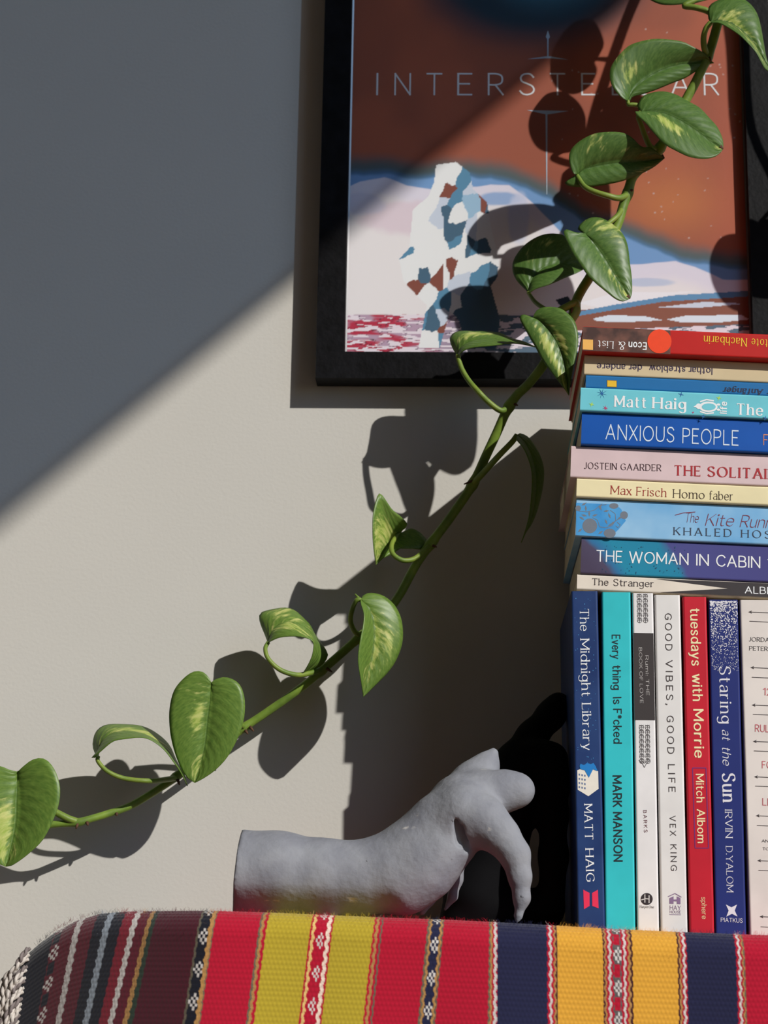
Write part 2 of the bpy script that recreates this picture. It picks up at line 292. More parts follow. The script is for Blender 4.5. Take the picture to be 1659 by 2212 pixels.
# ---------------------------------------------------------------- stroke lettering
G = {'A': (8, "0,0 4,10;4,10 8,0;1.4,3.4 6.6,3.4"), 'B': (6.5, "0,0 0,10;~0,10 3,10 5.2,9.3 5.8,7.6 5.2,5.9 3,5.3 0,5.3;~0,5.3 3.4,5.3 5.9,4.5 6.5,2.6 5.9,.7 3.4,0 0,0"),
 'C': (7.6, "~7.6,8.2 6.2,9.6 4.4,10 2,9.2 .5,7.2 0,5 .5,2.8 2,.8 4.4,0 6.2,.4 7.6,1.8"), 'D': (7.5, "0,0 0,10;~0,10 3.2,10 5.8,9 7.2,7 7.5,5 7.2,3 5.8,1 3.2,0 0,0"),
 'E': (5.5, "0,0 0,10;0,10 5.5,10;0,0 5.5,0;0,5.2 4.6,5.2"), 'F': (5.3, "0,0 0,10;0,10 5.3,10;0,5 4.4,5"),
 'G': (7.8, "~7.6,8.2 6.2,9.6 4.4,10 2,9.2 .5,7.2 0,5 .5,2.8 2,.8 4.4,0 6.2,.4 7.6,1.8;7.6,1.2 7.6,4.6;7.6,4.6 4.8,4.6"), 'H': (7.4, "0,0 0,10;7.4,0 7.4,10;0,5.2 7.4,5.2"),
 'I': (0, "0,0 0,10"), 'J': (3.6, "~3.6,10 3.6,7 3.6,3 3.2,1 1.8,0 .5,.3 0,1.2"), 'K': (6.5, "0,0 0,10;6.3,10 0,4;2.2,6 6.6,0"), 'L': (5.2, "0,0 0,10;0,0 5.2,0"),
 'M': (9, "0,0 0,10;0,10 4.5,2;4.5,2 9,10;9,10 9,0"), 'N': (7.6, "0,0 0,10;0,10 7.6,0;7.6,0 7.6,10"), 'O': (9, "@4.5,5,4.5,5"),
 'P': (6.2, "0,0 0,10;~0,10 3.2,10 5.6,9.2 6.2,7.4 5.6,5.5 3.2,4.7 0,4.7"), 'R': (6.5, "0,0 0,10;~0,10 3.2,10 5.6,9.2 6.2,7.4 5.6,5.5 3.2,4.7 0,4.7;3,4.7 6.5,0"),
 'S': (6, "~5.8,8.4 4.6,9.7 3,10 1.2,9.5 .3,8 .9,6.3 3,5.3 5.2,4.1 6,2.4 5.2,.8 3.1,0 1.2,.4 0,1.7"), 'T': (7, "0,10 7,10;3.5,10 3.5,0"),
 'U': (7, "~0,10 0,8 0,6 0,3.4 .9,1 3.5,0 6.1,1 7,3.4 7,6 7,8 7,10"), 'V': (8, "0,10 4,0;4,0 8,10"), 'W': (12, "0,10 3,0;3,0 6,10;6,10 9,0;9,0 12,10"),
 'X': (7, "0,10 7,0;7,10 0,0"), 'Y': (7.6, "0,10 3.8,4.8;7.6,10 3.8,4.8;3.8,4.8 3.8,0"),
 'a': (4.8, "~.4,5.6 1.4,6.6 2.8,6.9 4.3,6.4 4.8,4.8;4.8,5 4.8,0;~4.8,4 2.4,3.8 .5,3 0,1.7 .7,.4 2,0 3.6,.6 4.8,2"), 'b': (5.6, "0,0 0,10;@2.8,3.4,2.8,3.4"),
 'c': (5, "~5,5.6 3.9,6.6 2.7,6.8 .8,5.9 0,3.4 .8,.9 2.7,0 3.9,.3 5,1.3"), 'd': (5.6, "5.6,0 5.6,10;@2.8,3.4,2.8,3.4"),
 'e': (5.4, ".2,3.6 5.4,3.6;~5.4,3.6 5,5.7 2.8,6.8 .7,5.8 0,3.4 .7,1 2.9,0 4.2,.3 5.2,1.3"), 'f': (3.2, "~3.6,9.7 2.6,10 1.6,9.4 1.3,7.8 1.3,5;1.3,6 1.3,0;0,6.6 3.2,6.6"),
 'g': (5.4, "@2.6,3.8,2.6,3;~5.4,6.8 5.4,4 5.4,2 5.3,-1.5 4.2,-2.9 2.5,-3.1 .5,-2.3"), 'h': (5, "0,0 0,10;~0,4.4 1.2,6.3 2.9,6.8 4.5,6.2 5,4.4 5,3;5,4 5,0"),
 'i': (0, "0,0 0,6.8;*0,9.2,.8"), 'k': (5, "0,0 0,10;4.8,6.8 0,2.6;1.8,4.1 5,0"), 'l': (0, "0,0 0,10"),
 'm': (8.7, "0,0 0,6.8;~0,4.6 1,6.3 2.5,6.8 3.9,6.2 4.3,4.4;4.3,4.8 4.3,0;~4.3,4.6 5.4,6.3 6.9,6.8 8.3,6.2 8.7,4.4;8.7,4.8 8.7,0"),
 'n': (5, "0,0 0,6.8;~0,4.4 1.2,6.3 2.9,6.8 4.5,6.2 5,4.4 5,3;5,4 5,0"), 'o': (5.8, "@2.9,3.4,2.9,3.4"), 'p': (5.6, "0,-3 0,6.8;@2.8,3.4,2.8,3.4"),
 'r': (3.2, "0,0 0,6.8;~0,4.2 .9,6.1 2.2,6.8 3.2,6.6"), 's': (4.2, "~4,5.7 3.2,6.6 2.1,6.8 .8,6.5 .2,5.4 .6,4.3 2.1,3.6 3.6,2.8 4.2,1.6 3.6,.5 2.2,0 .8,.3 0,1.2"),
 't': (3.5, "1.3,9 1.3,2;~1.3,3 1.6,.8 2.6,0 3.7,.4;0,6.6 3.4,6.6"), 'u': (5, "~0,6.8 0,5 0,3 .5,.7 2.2,0 4,.7 5,2.6;5,6.8 5,0"), 'v': (5.2, "0,6.8 2.6,0;2.6,0 5.2,6.8"),
 'w': (8.4, "0,6.8 2.1,0;2.1,0 4.2,6.8;4.2,6.8 6.3,0;6.3,0 8.4,6.8"), 'x': (4.8, "0,6.8 4.8,0;4.8,6.8 0,0"), 'y': (5.2, "0,6.8 2.6,0;~5.2,6.8 2.6,0 1.6,-2.4 0,-3"),
 'ä': (4.8, "~.4,5.6 1.4,6.6 2.8,6.9 4.3,6.4 4.8,4.8;4.8,5 4.8,0;~4.8,4 2.4,3.8 .5,3 0,1.7 .7,.4 2,0 3.6,.6 4.8,2;*1.2,9.2,.8;*3.8,9.2,.8"),
 '1': (2.5, "0,8.2 2.5,10;2.5,10 2.5,0"), '2': (5.6, "~0,7.8 .8,9.5 2.8,10 4.8,9.3 5.4,7.4 4.6,5.2 2.4,2.6 0,0;0,0 5.6,0"), '0': (6, "@3,5,3,5"),
 '&': (6.8, "~6.8,0 3,5 1.4,7.6 2,9.5 3.4,10 4.7,9.3 4.8,7.8 3.4,6 1,4 0,2.2 .8,.5 2.7,0 4.8,1 6.5,4"), '*': (3.4, "1.7,10 1.7,6;0,9 3.4,7;0,7 3.4,9"),
 '.': (.6, "*.3,.6,.8"), ',': (.6, "*.3,.6,.7;.5,.5 -.3,-1.6"), ':': (.6, "*.3,.8,.7;*.3,5.6,.7")}
def glyph_polys(txt, th=1.0, thin=.5, serif=False, track=1.6, nib=.2, slant=0, space=3.6):
    """faces (lists of 2-D points) of a line of lettering in units of cap height 10, and its width"""
    mg = (.7+th*.3) if serif else th*.4
    polys = []; x0 = mg
    def strip(P, closed=False):
        P = np.asarray(P, float)
        if closed:
            T = np.roll(P, -1, 0)-np.roll(P, 1, 0)
        else: T = np.gradient(P, axis=0)
        T /= np.linalg.norm(T, axis=1)[:, None]+1e-9
        ang = np.arctan2(T[:, 1], T[:, 0])
        w = (thin+(th-thin)*np.abs(np.sin(ang-nib))**1.3)/2
        N = np.stack([-T[:, 1], T[:, 0]], 1)*w[:, None]
        if not closed:
            P = P.copy(); P[0] -= T[0]*thin*.45; P[-1] += T[-1]*thin*.45
        A, B = P+N, P-N; n = len(P)
        for i in range(n if closed else n-1):
            j = (i+1) % n; polys.append([A[i], B[i], B[j], A[j]])
    for ch in txt:
        if ch == ' ': x0 += space; continue
        w, d = G[ch]
        for s in d.split(';'):
            if s[0] == '@':
                a, b, rx, ry = map(float, s[1:].split(',')); t = np.linspace(0, 2*math.pi, 28, endpoint=False)
                strip(np.stack([x0+a+rx*np.cos(t), b+ry*np.sin(t)], 1), True); continue
            if s[0] == '*':
                a, b, r = map(float, s[1:].split(',')); r = max(r, th*.62)*.95
                polys.append([(x0+a+r*math.cos(k*.5236), b+r*math.sin(k*.5236)) for k in range(12)]); continue
            P = np.array([[float(v) for v in q.split(',')] for q in s.lstrip('~').split()]); P[:, 0] += x0
            Q = catmull(P, 8*len(P)) if s[0] == '~' else np.array([P[0], P[0]*.5+P[-1]*.5, P[-1]])
            strip(Q)
            if serif:
                for e, o in ((0, 1), (-1, -2)):
                    dv = Q[o]-Q[e]
                    if abs(dv[1]) > .85*abs(dv[0]) and min(abs(Q[e][1]-v) for v in (0, 6.8, 10, -3)) < .05 and s[0] != '~':
                        l, r_ = .9+th*.35, .9+th*.35
                        if Q[e][1] > .1 and (ch.islower()): r_ = th*.3
                        if ch in 'MNVWA' and Q[e][1] < .1 and dv[0] != 0 and ch in 'VW': continue
                        yy = Q[e][1]; sg = 1 if yy <= 0 else -1
                        polys.append([(Q[e][0]-l, yy-.05*sg), (Q[e][0]+r_, yy-.05*sg), (Q[e][0]+r_, yy+sg*(thin*.7)), (Q[e][0]-l, yy+sg*(thin*.7))])
                    elif abs(dv[0]) > 3*abs(dv[1]) and ch in 'EFTL' and s[0] != '~':
                        sg = 1 if (Q[e][0] > Q[o][0]) else -1
                        if not (ch in 'EFL' and sg < 0):
                            yy = Q[e][1]; hh = 1.5 if yy < 5 else -1.5
                            if 4 < yy < 6: hh = .9
                            polys.append([(Q[e][0]-sg*thin*.9, yy), (Q[e][0]+sg*.1, yy), (Q[e][0]+sg*.1, yy+hh), (Q[e][0]-sg*thin*.3, yy+hh)])
        x0 += w+track+th*.9
    if slant: polys = [[(p[0]+slant*p[1], p[1]) for p in q] for q in polys]
    return polys, x0-track-th*.9+mg
STY = {'sans': dict(th=1.25, thin=1.05), 'bold': dict(th=2.0, thin=1.5, track=1.5), 'thinsans': dict(th=.85, thin=.75, track=2.2), 'wide': dict(th=.78, thin=.72, track=5.2, space=8),
       'spaced': dict(th=1.25, thin=1.1, track=4.6, space=7), 'serif': dict(th=1.35, thin=.45, serif=True, track=2.0), 'seriflight': dict(th=1.05, thin=.42, serif=True, track=1.7),
       'serifbold': dict(th=1.95, thin=.6, serif=True, track=1.9), 'serifit': dict(th=1.1, thin=.4, serif=False, slant=.24, nib=.6), 'hand': dict(th=.95, thin=.8, track=2.0, nib=.9),
       'script': dict(th=.75, thin=.4, slant=.25, track=1.4, nib=.8), 'typew': dict(th=1.1, thin=.85, serif=True, track=1.6), 'boldit': dict(th=2.2, thin=.8, serif=True, slant=.18, track=1.5),
       'semi': dict(th=1.6, thin=1.1, track=1.5), 'serifspaced': dict(th=1.3, thin=.5, serif=True, track=4.0, space=6)}

class Plane:
    """a flat printed face: local frame (e1,e2,normal) at O; px() turns a photo pixel into local coordinates"""
    def __init__(s, O, e1, e2):
        s.O = np.asarray(O, float); s.e1 = e1/np.linalg.norm(e1); e2 = e2-s.e1*(e2@s.e1); s.e2 = e2/np.linalg.norm(e2); s.n = np.cross(s.e1, s.e2)
    def px(s, x, y):
        d = fwd+RT*(x-CX)/F-UP*(y-CY)/F; k = ((s.O-CAM)@s.n)/(d@s.n); p = CAM+d*k-s.O
        return np.array([p@s.e1, p@s.e2])
    def to3(s, q, lift): return s.O+s.e1*q[0]+s.e2*q[1]+s.n*lift
def print_polys(pl, name, polys, m, parent, lift=.00012):
    V, Q = [], []
    for i, p in enumerate(polys):
        k = len(V); ar_ = sum(p[j-1][0]*p[j][1]-p[j][0]*p[j-1][1] for j in range(len(p)))
        if ar_ < 0: p = list(p)[::-1]
        V += [pl.to3(q, lift+(i % 40)*6e-7) for q in p]; Q.append(tuple(range(k, k+len(p))))
    return mesh_obj(name, V, Q, m, parent)
def print_text(pl, name, txt, p0, p1, cap, style, m, parent, lift=.00014):
    polys, w = glyph_polys(txt, **STY[style]); a, b = pl.px(*p0), pl.px(*p1); d = b-a; L = np.linalg.norm(d); d = d/L
    u = np.array([-d[1], d[0]])
    c = np.array(pl.px(p0[0], p0[1]-cap))-a; hc = np.linalg.norm(c)/10; sx = L/max(w, 1)
    return print_polys(pl, name, [[a+d*q[0]*sx+u*q[1]*hc for q in p] for p in polys], m, parent, lift)
def pxpoly(pl, pts): return [pl.px(*p) for p in pts]
def disc(cx, cy, r, n=28, ry=None): return [(cx+r*math.cos(2*math.pi*k/n), cy+(ry or r)*math.sin(2*math.pi*k/n)) for k in range(n)]
def star(cx, cy, r, r2, n): return [(cx+(r if k % 2 == 0 else r2)*math.cos(math.pi*k/n+.3), cy+(r if k % 2 == 0 else r2)*math.sin(math.pi*k/n+.3)) for k in range(2*n)]
def pline(pts, w):
    out = []
    for (x0, y0), (x1, y1) in zip(pts[:-1], pts[1:]):
        dx, dy = x1-x0, y1-y0; l = math.hypot(dx, dy)+1e-9; nx, ny = -dy/l*w/2, dx/l*w/2
        out.append([(x0+nx, y0+ny), (x0-nx, y0-ny), (x1-nx, y1-ny), (x1+nx, y1+ny)])
    return out
def ink(c): return mat('ink_%d_%d_%d' % tuple(c), c, .45, .02, 300)

# ---------------------------------------------------------------- books
PAGE = mat('book_pages', (222, 208, 180), .9, .08, 300)
def make_book(label, O, eL, eT, L, T, D, cm, group=None, inset=.0006, cat='book'):
    """O: spine corner, eL along the spine's length, eT across its thickness; returns root and the spine plane"""
    eL = eL/np.linalg.norm(eL); eT = eT/np.linalg.norm(eT); back = np.array([0, 1.0, 0])
    back -= eL*(back@eL); back -= eT*(back@eT); back /= np.linalg.norm(back)
    root = empty('book', O, label, cat, group)
    r = min(.0011, T*.2); w = .0004
    def prof(o):
        p = [(o, D)]
        p += [(r-(r-o)*math.cos(a), r-(r-o)*math.sin(a)) for a in np.linspace(0, math.pi/2, 5)]
        p += [(T-r+(r-o)*math.sin(a), r-(r-o)*math.cos(a)) for a in np.linspace(0, math.pi/2, 5)]
        return p+[(T-o, D)]
    outer, inner = prof(0), prof(w); n = len(outer); V, Q = [], []
    for l in (0, L):
        for pr in (outer, inner): V += [O+eT*a+back*b+eL*l for a, b in pr]
    for i in range(n-1):
        Q += [(i, i+1, 2*n+i+1, 2*n+i), (n+i, 3*n+i, 3*n+i+1, n+i+1), (i, n+i, n+i+1, i+1), (2*n+i, 2*n+i+1, 3*n+i+1, 3*n+i)]
    Q += [(0, 2*n, 3*n, n), (n-1, 2*n-1, 4*n-1, 3*n-1)]
    mesh_obj('cover', V, Q, cm, root)
    pv = [O+eT*a+back*b+eL*l for a in (w, T-w) for b in (.0012, D-inset) for l in (inset, L-inset)]
    mesh_obj('page_block', pv, [(0, 1, 3, 2), (4, 6, 7, 5), (0, 4, 5, 1), (2, 3, 7, 6), (0, 2, 6, 4), (1, 5, 7, 3)], PAGE, root)
    return root
def cov(name, c, **k):
    a = dict(rough=.42, var=.05, scale=45, spec=.32, coat=.05); a.update(k); return mat(name, c, **a)
WHITE, CREAM, DARK = ink((236, 238, 240)), ink((240, 226, 178)), ink((44, 42, 46))

def woman_mat():
    m = bpy.data.materials.new('cover_purple_teal_wash'); m.use_nodes = True; nt = m.node_tree; N = nt.nodes; L = nt.links
    b = N['Principled BSDF']; b.inputs['Roughness'].default_value = .36
    tc = N.new('ShaderNodeTexCoord'); no = N.new('ShaderNodeTexNoise'); no.inputs['Scale'].default_value = 34; no.inputs['Detail'].default_value = 3
    sx = N.new('ShaderNodeSeparateXYZ'); L.new(tc.outputs['Object'], sx.inputs[0]); L.new(tc.outputs['Object'], no.inputs['Vector'])
    def M(op, a, b_):
        n = N.new('ShaderNodeMath'); n.operation = op
        for i, v in enumerate((a, b_)):
            if isinstance(v, (int, float)): n.inputs[i].default_value = v
            else: L.new(v, n.inputs[i])
        return n.outputs[0]
    zc = float(at(1300, 1205, .152)[2]); f = M('ADD', M('SUBTRACT', sx.outputs['X'], .064), M('MULTIPLY', M('SUBTRACT', sx.outputs['Z'], zc), .9))
    f = M('ADD', M('MULTIPLY', f, 6.0), M('MULTIPLY', M('SUBTRACT', no.outputs['Fac'], .5), .16))
    r = N.new('ShaderNodeValToRGB'); L.new(f, r.inputs['Fac']); e = r.color_ramp.elements
    e[0].position = .0; e[0].color = rgba((72, 62, 86)); e[1].position = .09; e[1].color = rgba((78, 70, 96))
    for p, c in ((.12, (48, 112, 160)), (.17, (32, 136, 168)), (.34, (30, 130, 164)), (.38, (74, 76, 138)), (.9, (66, 60, 122))):
        q = e.new(p); q.color = rgba(c)
    L.new(r.outputs['Color'], b.inputs['Base Color']); return m
# stacked books: (bottom-left pixel, stand-off from wall, cover, length, depth, label)
ang = math.atan2(at(1659, 1050, .155)[2]-at(1232, 1030.8, .155)[2], at(1659, 1050, .155)[0]-at(1232, 1030.8, .155)[0])
eX = np.array([math.cos(ang), 0, math.sin(ang)]); eZ = np.array([-math.sin(ang), 0, math.cos(ang)])
SG = 'paperbacks in the lying stack'
stack = [('red', 1258, 757, .1630, cov('cover_red', (188, 30, 26)), .185, .118, 'red paperback with brown photo end and orange dot, topmost of the lying stack'),
 ('lothar', 1262, 809, .1560, cov('cover_cream_linen', (206, 188, 152), rough=.75), .19, .12, 'thin cream paperback with dark lettering under the red paperback'),
 ('anf', 1265, 838, .1560, cov('cover_mid_blue', (30, 108, 168)), .18, .11, 'thin mid blue paperback with small yellow square on its spine'),
 ('haig', 1253, 887, .1575, cov('cover_pale_cyan', (112, 200, 214)), .198, .13, 'pale cyan paperback with white lettering and little stars on its spine'),
 ('anx', 1255, 960, .1550, cov('cover_bright_blue', (8, 82, 170)), .198, .13, 'bright blue paperback with thin white hand-drawn capitals on its spine'),
 ('sol', 1232, 1031, .1520, cov('cover_pale_pink', (214, 190, 192), rough=.5), .198, .128, 'pale pink paperback with dark red capitals, sticking out furthest of the stack'),
 ('homo', 1245, 1073, .1515, cov('cover_cream', (234, 222, 178), rough=.5), .19, .12, 'thin cream yellow paperback with red and brown lettering'),
 ('kite', 1243, 1158, .1490, cov('cover_sky_blue', (108, 170, 218), c2=(160, 202, 232), scale=22), .197, .128, 'sky blue paperback with grey pomegranate branches on its spine'),
 ('woman', 1254, 1239, .1470, woman_mat(), .197, .128, 'purple and teal paperback with white capitals on its spine'),
 ('str', 1246, 1273.5, .1460, cov('cover_off_white', (226, 216, 202)), .18, .11, 'thin off-white and black paperback, lowest of the lying stack')]
SP = {}; SROOT = {}
prev = None
for k, (key, lx, yb, P, cm, L, D, lab) in enumerate(stack):
    BL = at(lx, yb, P)
    hb = BL@eZ                                            # height of the lower cover across the stack
    if prev is None: hT = at(1258, 704, P)@eZ
    else: hT = prev-.0001
    T = hT-hb; prev = hb
    root = make_book(lab, BL, eX, eZ, L, T, P-.013-.02*(.13-D)/.02*.5, cm, SG)
    SP[key] = Plane(BL, eX, eZ); SROOT[key] = root
def ptxt(k, txt, p0, p1, cap, sty, m, name='title_lettering'): return print_text(SP[k], name, txt, p0, p1, cap, sty, m, SROOT[k])
def pps(k, name, plist, m, lift=.00012):
    for p in plist: pp(k, name, [p], m, lift)
def pp(k, name, plist, m, lift=.00012): return print_polys(SP[k], name, [pxpoly(SP[k], p) for p in plist], m, SROOT[k], lift)
# red
pp('red', 'photo_panel', [[(1259, 706), (1448, 713.5), (1448, 765), (1259, 757)]], mat('print_brown_photo', (70, 48, 44), .4, c2=(118, 78, 66), scale=120), .00008)
pp('red', 'yellow_square', [[(1259, 733), (1281, 734), (1281, 756), (1259, 755)]], ink((238, 182, 92)))
pp('red', 'orange_dot', [disc(1424.5, 737.5, 26)], ink((240, 66, 12)), .00022)
ptxt('red', 'Econ', (1397, 741), (1358, 739), 14, 'bold', WHITE, 'publisher_lettering'); ptxt('red', '&', (1352, 739), (1335, 738), 17, 'seriflight', WHITE, 'publisher_lettering')
ptxt('red', 'List', (1326, 738), (1291, 736), 15, 'serif', WHITE, 'publisher_lettering')
ptxt('red', 'Nachbarin', (1614, 731.5), (1520, 725.5), 17, 'serif', ink((238, 196, 44))); ptxt('red', 'tote', (1659, 734), (1623, 731.6), 17, 'serif', ink((238, 196, 44)))
ptxt('lothar', 'lothar streblow', (1539, 796), (1403, 789.5), 13, 'semi', ink((62, 50, 78)), 'author_lettering'); ptxt('lothar', 'der andere', (1387, 789), (1290, 785.5), 13, 'semi', ink((62, 50, 78)))
pp('anf', 'yellow_square', [[(1311, 821), (1332.5, 822), (1332.5, 837), (1311, 836)]], ink((120, 92, 40))); pp('anf', 'yellow_square_fill', [[(1312, 822), (1331.5, 823), (1331.5, 836), (1312, 835)]], ink((232, 186, 40)), .0002)
ptxt('anf', 'Anfänger', (1649, 841.5), (1562, 837), 12, 'boldit', ink((24, 34, 66))); ptxt('anf', 'r', (1663, 842.3), (1657, 842), 12, 'boldit', ink((24, 34, 66)))
ptxt('haig', 'Matt', (1326, 878), (1397, 881), 23, 'serifbold', WHITE, 'author_lettering'); ptxt('haig', 'Haig', (1408, 881.5), (1483, 885), 23, 'serifbold', WHITE, 'author_lettering')
ptxt('haig', 'The', (1589, 895), (1649, 898), 23, 'serifbold', WHITE); ptxt('haig', 'life', (1569, 894), (1569.5, 868), 13, 'bold', WHITE, 'series_lettering')
pp('haig', 'bird_emblem', [disc(1530, 879, 20, 28, 11.5), disc(1509, 877.5, 6, 14), [(1505, 874), (1505, 880), (1498, 879)], disc(1552, 874, 4, 10, 2.5), disc(1552, 885, 4, 10, 2.5)]+pline([(1512, 868), (1526, 863.5), (1542, 866)], 3)+pline([(1512, 889), (1526, 893.5), (1542, 892)], 3), WHITE)
pp('haig', 'bird_emblem_belly', [disc(1531, 879, 15, 24, 7.5)], ink((112, 200, 214)), .0002)
pps('haig', 'blue_star', [star(1300, 850, 12, 2, 8), star(1471, 852, 7, 1.5, 4), star(1519, 900, 6, 1.5, 4), star(1653, 903, 6, 1.5, 4)], ink((18, 96, 160)))
pps('haig', 'pink_star', [star(1308, 881.5, 6.5, 1.5, 7), star(1497, 891, 3, 1, 4)], ink((190, 52, 110))); pps('haig', 'green_star', [star(1278, 873.5, 6, 2, 4), star(1553, 860, 6, 2, 4)], ink((168, 214, 96)))
ptxt('anx', 'ANXIOUS', (1308, 948), (1456, 955), 31, 'hand', ink((214, 226, 240))); ptxt('anx', 'PEOPLE', (1474, 956.5), (1595, 962), 31, 'hand', ink((214, 226, 240)))
ptxt('anx', 'FREDRIK', (1649, 961), (1740, 965), 22, 'hand', ink((222, 140, 96)), 'author_lettering')
ptxt('sol', 'JOSTEIN', (1261, 1012.5), (1333, 1014.5), 13.5, 'serif', ink((66, 42, 48)), 'author_lettering'); ptxt('sol', 'GAARDER', (1340, 1015), (1429, 1017.5), 13.5, 'serif', ink((66, 42, 48)), 'author_lettering')
ptxt('sol', 'THE', (1455, 1026.5), (1515, 1028.5), 21, 'serifbold', ink((168, 34, 42))); ptxt('sol', 'SOLITAIRE', (1527, 1029), (1698, 1036), 21, 'serifbold', ink((168, 34, 42)))
ptxt('homo', 'Max', (1318, 1067), (1365, 1069.5), 18, 'seriflight', ink((160, 52, 44)), 'author_lettering'); ptxt('homo', 'Frisch', (1374, 1070), (1440, 1073.5), 18, 'seriflight', ink((160, 52, 44)), 'author_lettering')
ptxt('homo', 'Homo', (1453, 1075), (1523, 1078), 18, 'seriflight', ink((70, 56, 40))); ptxt('homo', 'faber', (1531, 1078.5), (1584, 1081), 18, 'seriflight', ink((70, 56, 40)))
rb = ink((120, 52, 74)); ptxt('kite', 'The', (1479, 1128), (1508, 1129), 20, 'script', rb); pp('kite', 'title_bar', pline([(1458, 1113), (1476, 1108), (1502, 1106)], 1.6), rb)
ptxt('kite', 'Kite', (1523, 1135), (1583, 1136.5), 25, 'script', rb); ptxt('kite', 'Runner', (1598, 1138), (1698, 1142), 25, 'script', rb)
ptxt('kite', 'KHALED', (1454, 1155), (1581, 1159.5), 16, 'serifspaced', ink((52, 62, 82)), 'author_lettering'); ptxt('kite', 'HOSSEINI', (1600, 1160.5), (1752, 1167), 16, 'serifspaced', ink((52, 62, 82)), 'author_lettering')
pp('kite', 'deep_blue_wash', [[(1244.5, 1086), (1330, 1090), (1342, 1100), (1352, 1125), (1335, 1145), (1318, 1160), (1244.5, 1156)]], mat('print_blue_wash', (52, 140, 206), .4, c2=(84, 164, 220), scale=60), .00009)
leafp = lambda x, y, a, l, w: [(x, y), (x+l*.5*math.cos(a)-w*math.sin(a), y+l*.5*math.sin(a)+w*math.cos(a)), (x+l*math.cos(a), y+l*math.sin(a)), (x+l*.5*math.cos(a)+w*math.sin(a), y+l*.5*math.sin(a)-w*math.cos(a))]
gr = ink((112, 120, 132)); pg = [disc(1274, 1136, 16, 20), disc(1317, 1152, 13, 20, 10), disc(1348, 1113, 8.5, 16), disc(1326, 1093, 10, 18, 6), disc(1249, 1098, 6, 14)]
for x, y, a in ((1273, 1116, -1.6), (1268, 1115, 3.4), (1279, 1115, -.3), (1262, 1123, 3.7), (1312, 1133, -2.0), (1313, 1136, -.4), (1300, 1103, -2.1), (1314, 1108, 1.2), (1316, 1103, 3.0), (1330, 1126, 2.6), (1333, 1123, -.6), (1265, 1092, 1.5), (1256, 1092, -.5), (1293, 1098, -.9), (1248, 1150, -.7), (1292, 1154, -.6)): pg.append(leafp(x, y, a, 13, 2.3))
arc = [(1280, 1118), (1291, 1124), (1295, 1138), (1308, 1140), (1322, 1136), (1330, 1124), (1329, 1110), (1318, 1102)]; pg += pline(arc, 1.2)+pline([(1250, 1104), (1268, 1106), (1284, 1102), (1296, 1092), (1310, 1090)], 1.2)+pline([(1330, 1126), (1340, 1118)], 1.2)+pline([(1333, 1128), (1340, 1134), (1335, 1140), (1330, 1136)], 1.2)
pp('kite', 'pomegranate_print', pg, gr, .00013)
ptxt('woman', 'THE', (1288, 1212), (1344, 1214.3), 23, 'sans', WHITE); ptxt('woman', 'WOMAN', (1359, 1215), (1487, 1219.5), 23, 'sans', WHITE); ptxt('woman', 'IN', (1504, 1220.5), (1531, 1221.5), 23, 'sans', WHITE)
ptxt('woman', 'CABIN', (1547, 1222.5), (1642, 1226.5), 23, 'sans', WHITE); ptxt('woman', '10', (1658, 1228), (1690, 1229.5), 23, 'sans', WHITE)
rn = random.Random(4); pp('woman', 'ink_speckle', [disc(rn.uniform(1300, 1480), rn.uniform(1176, 1240), rn.uniform(.6, 1.6), 6) for _ in range(70)], ink((20, 70, 104)))
ptxt('str', 'The', (1278, 1263.5), (1315, 1264.8), 14, 'typew', ink((70, 62, 62))); ptxt('str', 'Stranger', (1324, 1265), (1413, 1268), 14, 'typew', ink((70, 62, 62)))
pp('str', 'black_wedge', [[(1416, 1250.6), (1573.5, 1271.3), (1810, 1279), (1810, 1266.5)], [(1573.5, 1271.3), (1424, 1279.5), (1810, 1296.5), (1810, 1279)]], ink((52, 46, 48)), .0001)
ptxt('str', 'ALBERT', (1609, 1281), (1701, 1284.5), 14, 'sans', WHITE, 'author_lettering')

# standing books: (top-left, top-right, foot-left, label)
UG = 'paperbacks standing on the runner'; UP_ = .1465
uprights = [('mid', (1234, 1277), (1291, 1279), 1248, cov('cover_night_blue', (26, 50, 100), c2=(36, 62, 112)), .129, 'night blue paperback with white lettering standing at the end beside grey hand'),
 ('teal', (1300, 1279), (1362, 1280), 1308, cov('cover_turquoise', (52, 190, 198)), .128, 'turquoise paperback with bold black lettering standing upright'),
 ('rumi', (1366, 1281), (1411, 1282), 1377, cov('cover_white_black', (226, 224, 224)), .12, 'slim white paperback with black band and grey lace ornament on its spine'),
 ('vibes', (1414, 1285), (1469, 1287), 1428, cov('cover_white', (222, 220, 218)), .128, 'plain white paperback with widely spaced dark capitals standing upright'),
 ('tue', (1475, 1289), (1526, 1290.5), 1490, cov('cover_crimson', (192, 30, 48)), .12, 'crimson paperback with cream lettering and a small purple outlined box'),
 ('star', (1530, 1295), (1594, 1297), 1545.5, cov('cover_royal_navy', (34, 46, 112)), .128, 'navy paperback with silver speckled top standing upright'),
 ('rules', (1598, 1296), (1692, 1299), 1620, cov('cover_ivory', (222, 214, 208)), .13, 'thick ivory paperback with thin black arrow lines across its spine')]
for key, tl, tr, bx, cm, D, lab in uprights:
    TL, TR, B = at(*tl, UP_), at(*tr, UP_), at(bx, 2003, UP_)
    w = (TL-B)/np.linalg.norm(TL-B); e = np.array([w[2], 0, -w[0]])
    T = (TR-TL)@e; zb = float(ztop(B[0]+T/2))+.0003; L = (TL[2]-zb)/w[2]
    O = TL-w*L
    root = make_book(lab, O, w, e, L, T, UP_-.02-(.13-D)*.6, cm, UG)
    SP[key] = Plane(O, e, w); SROOT[key] = root
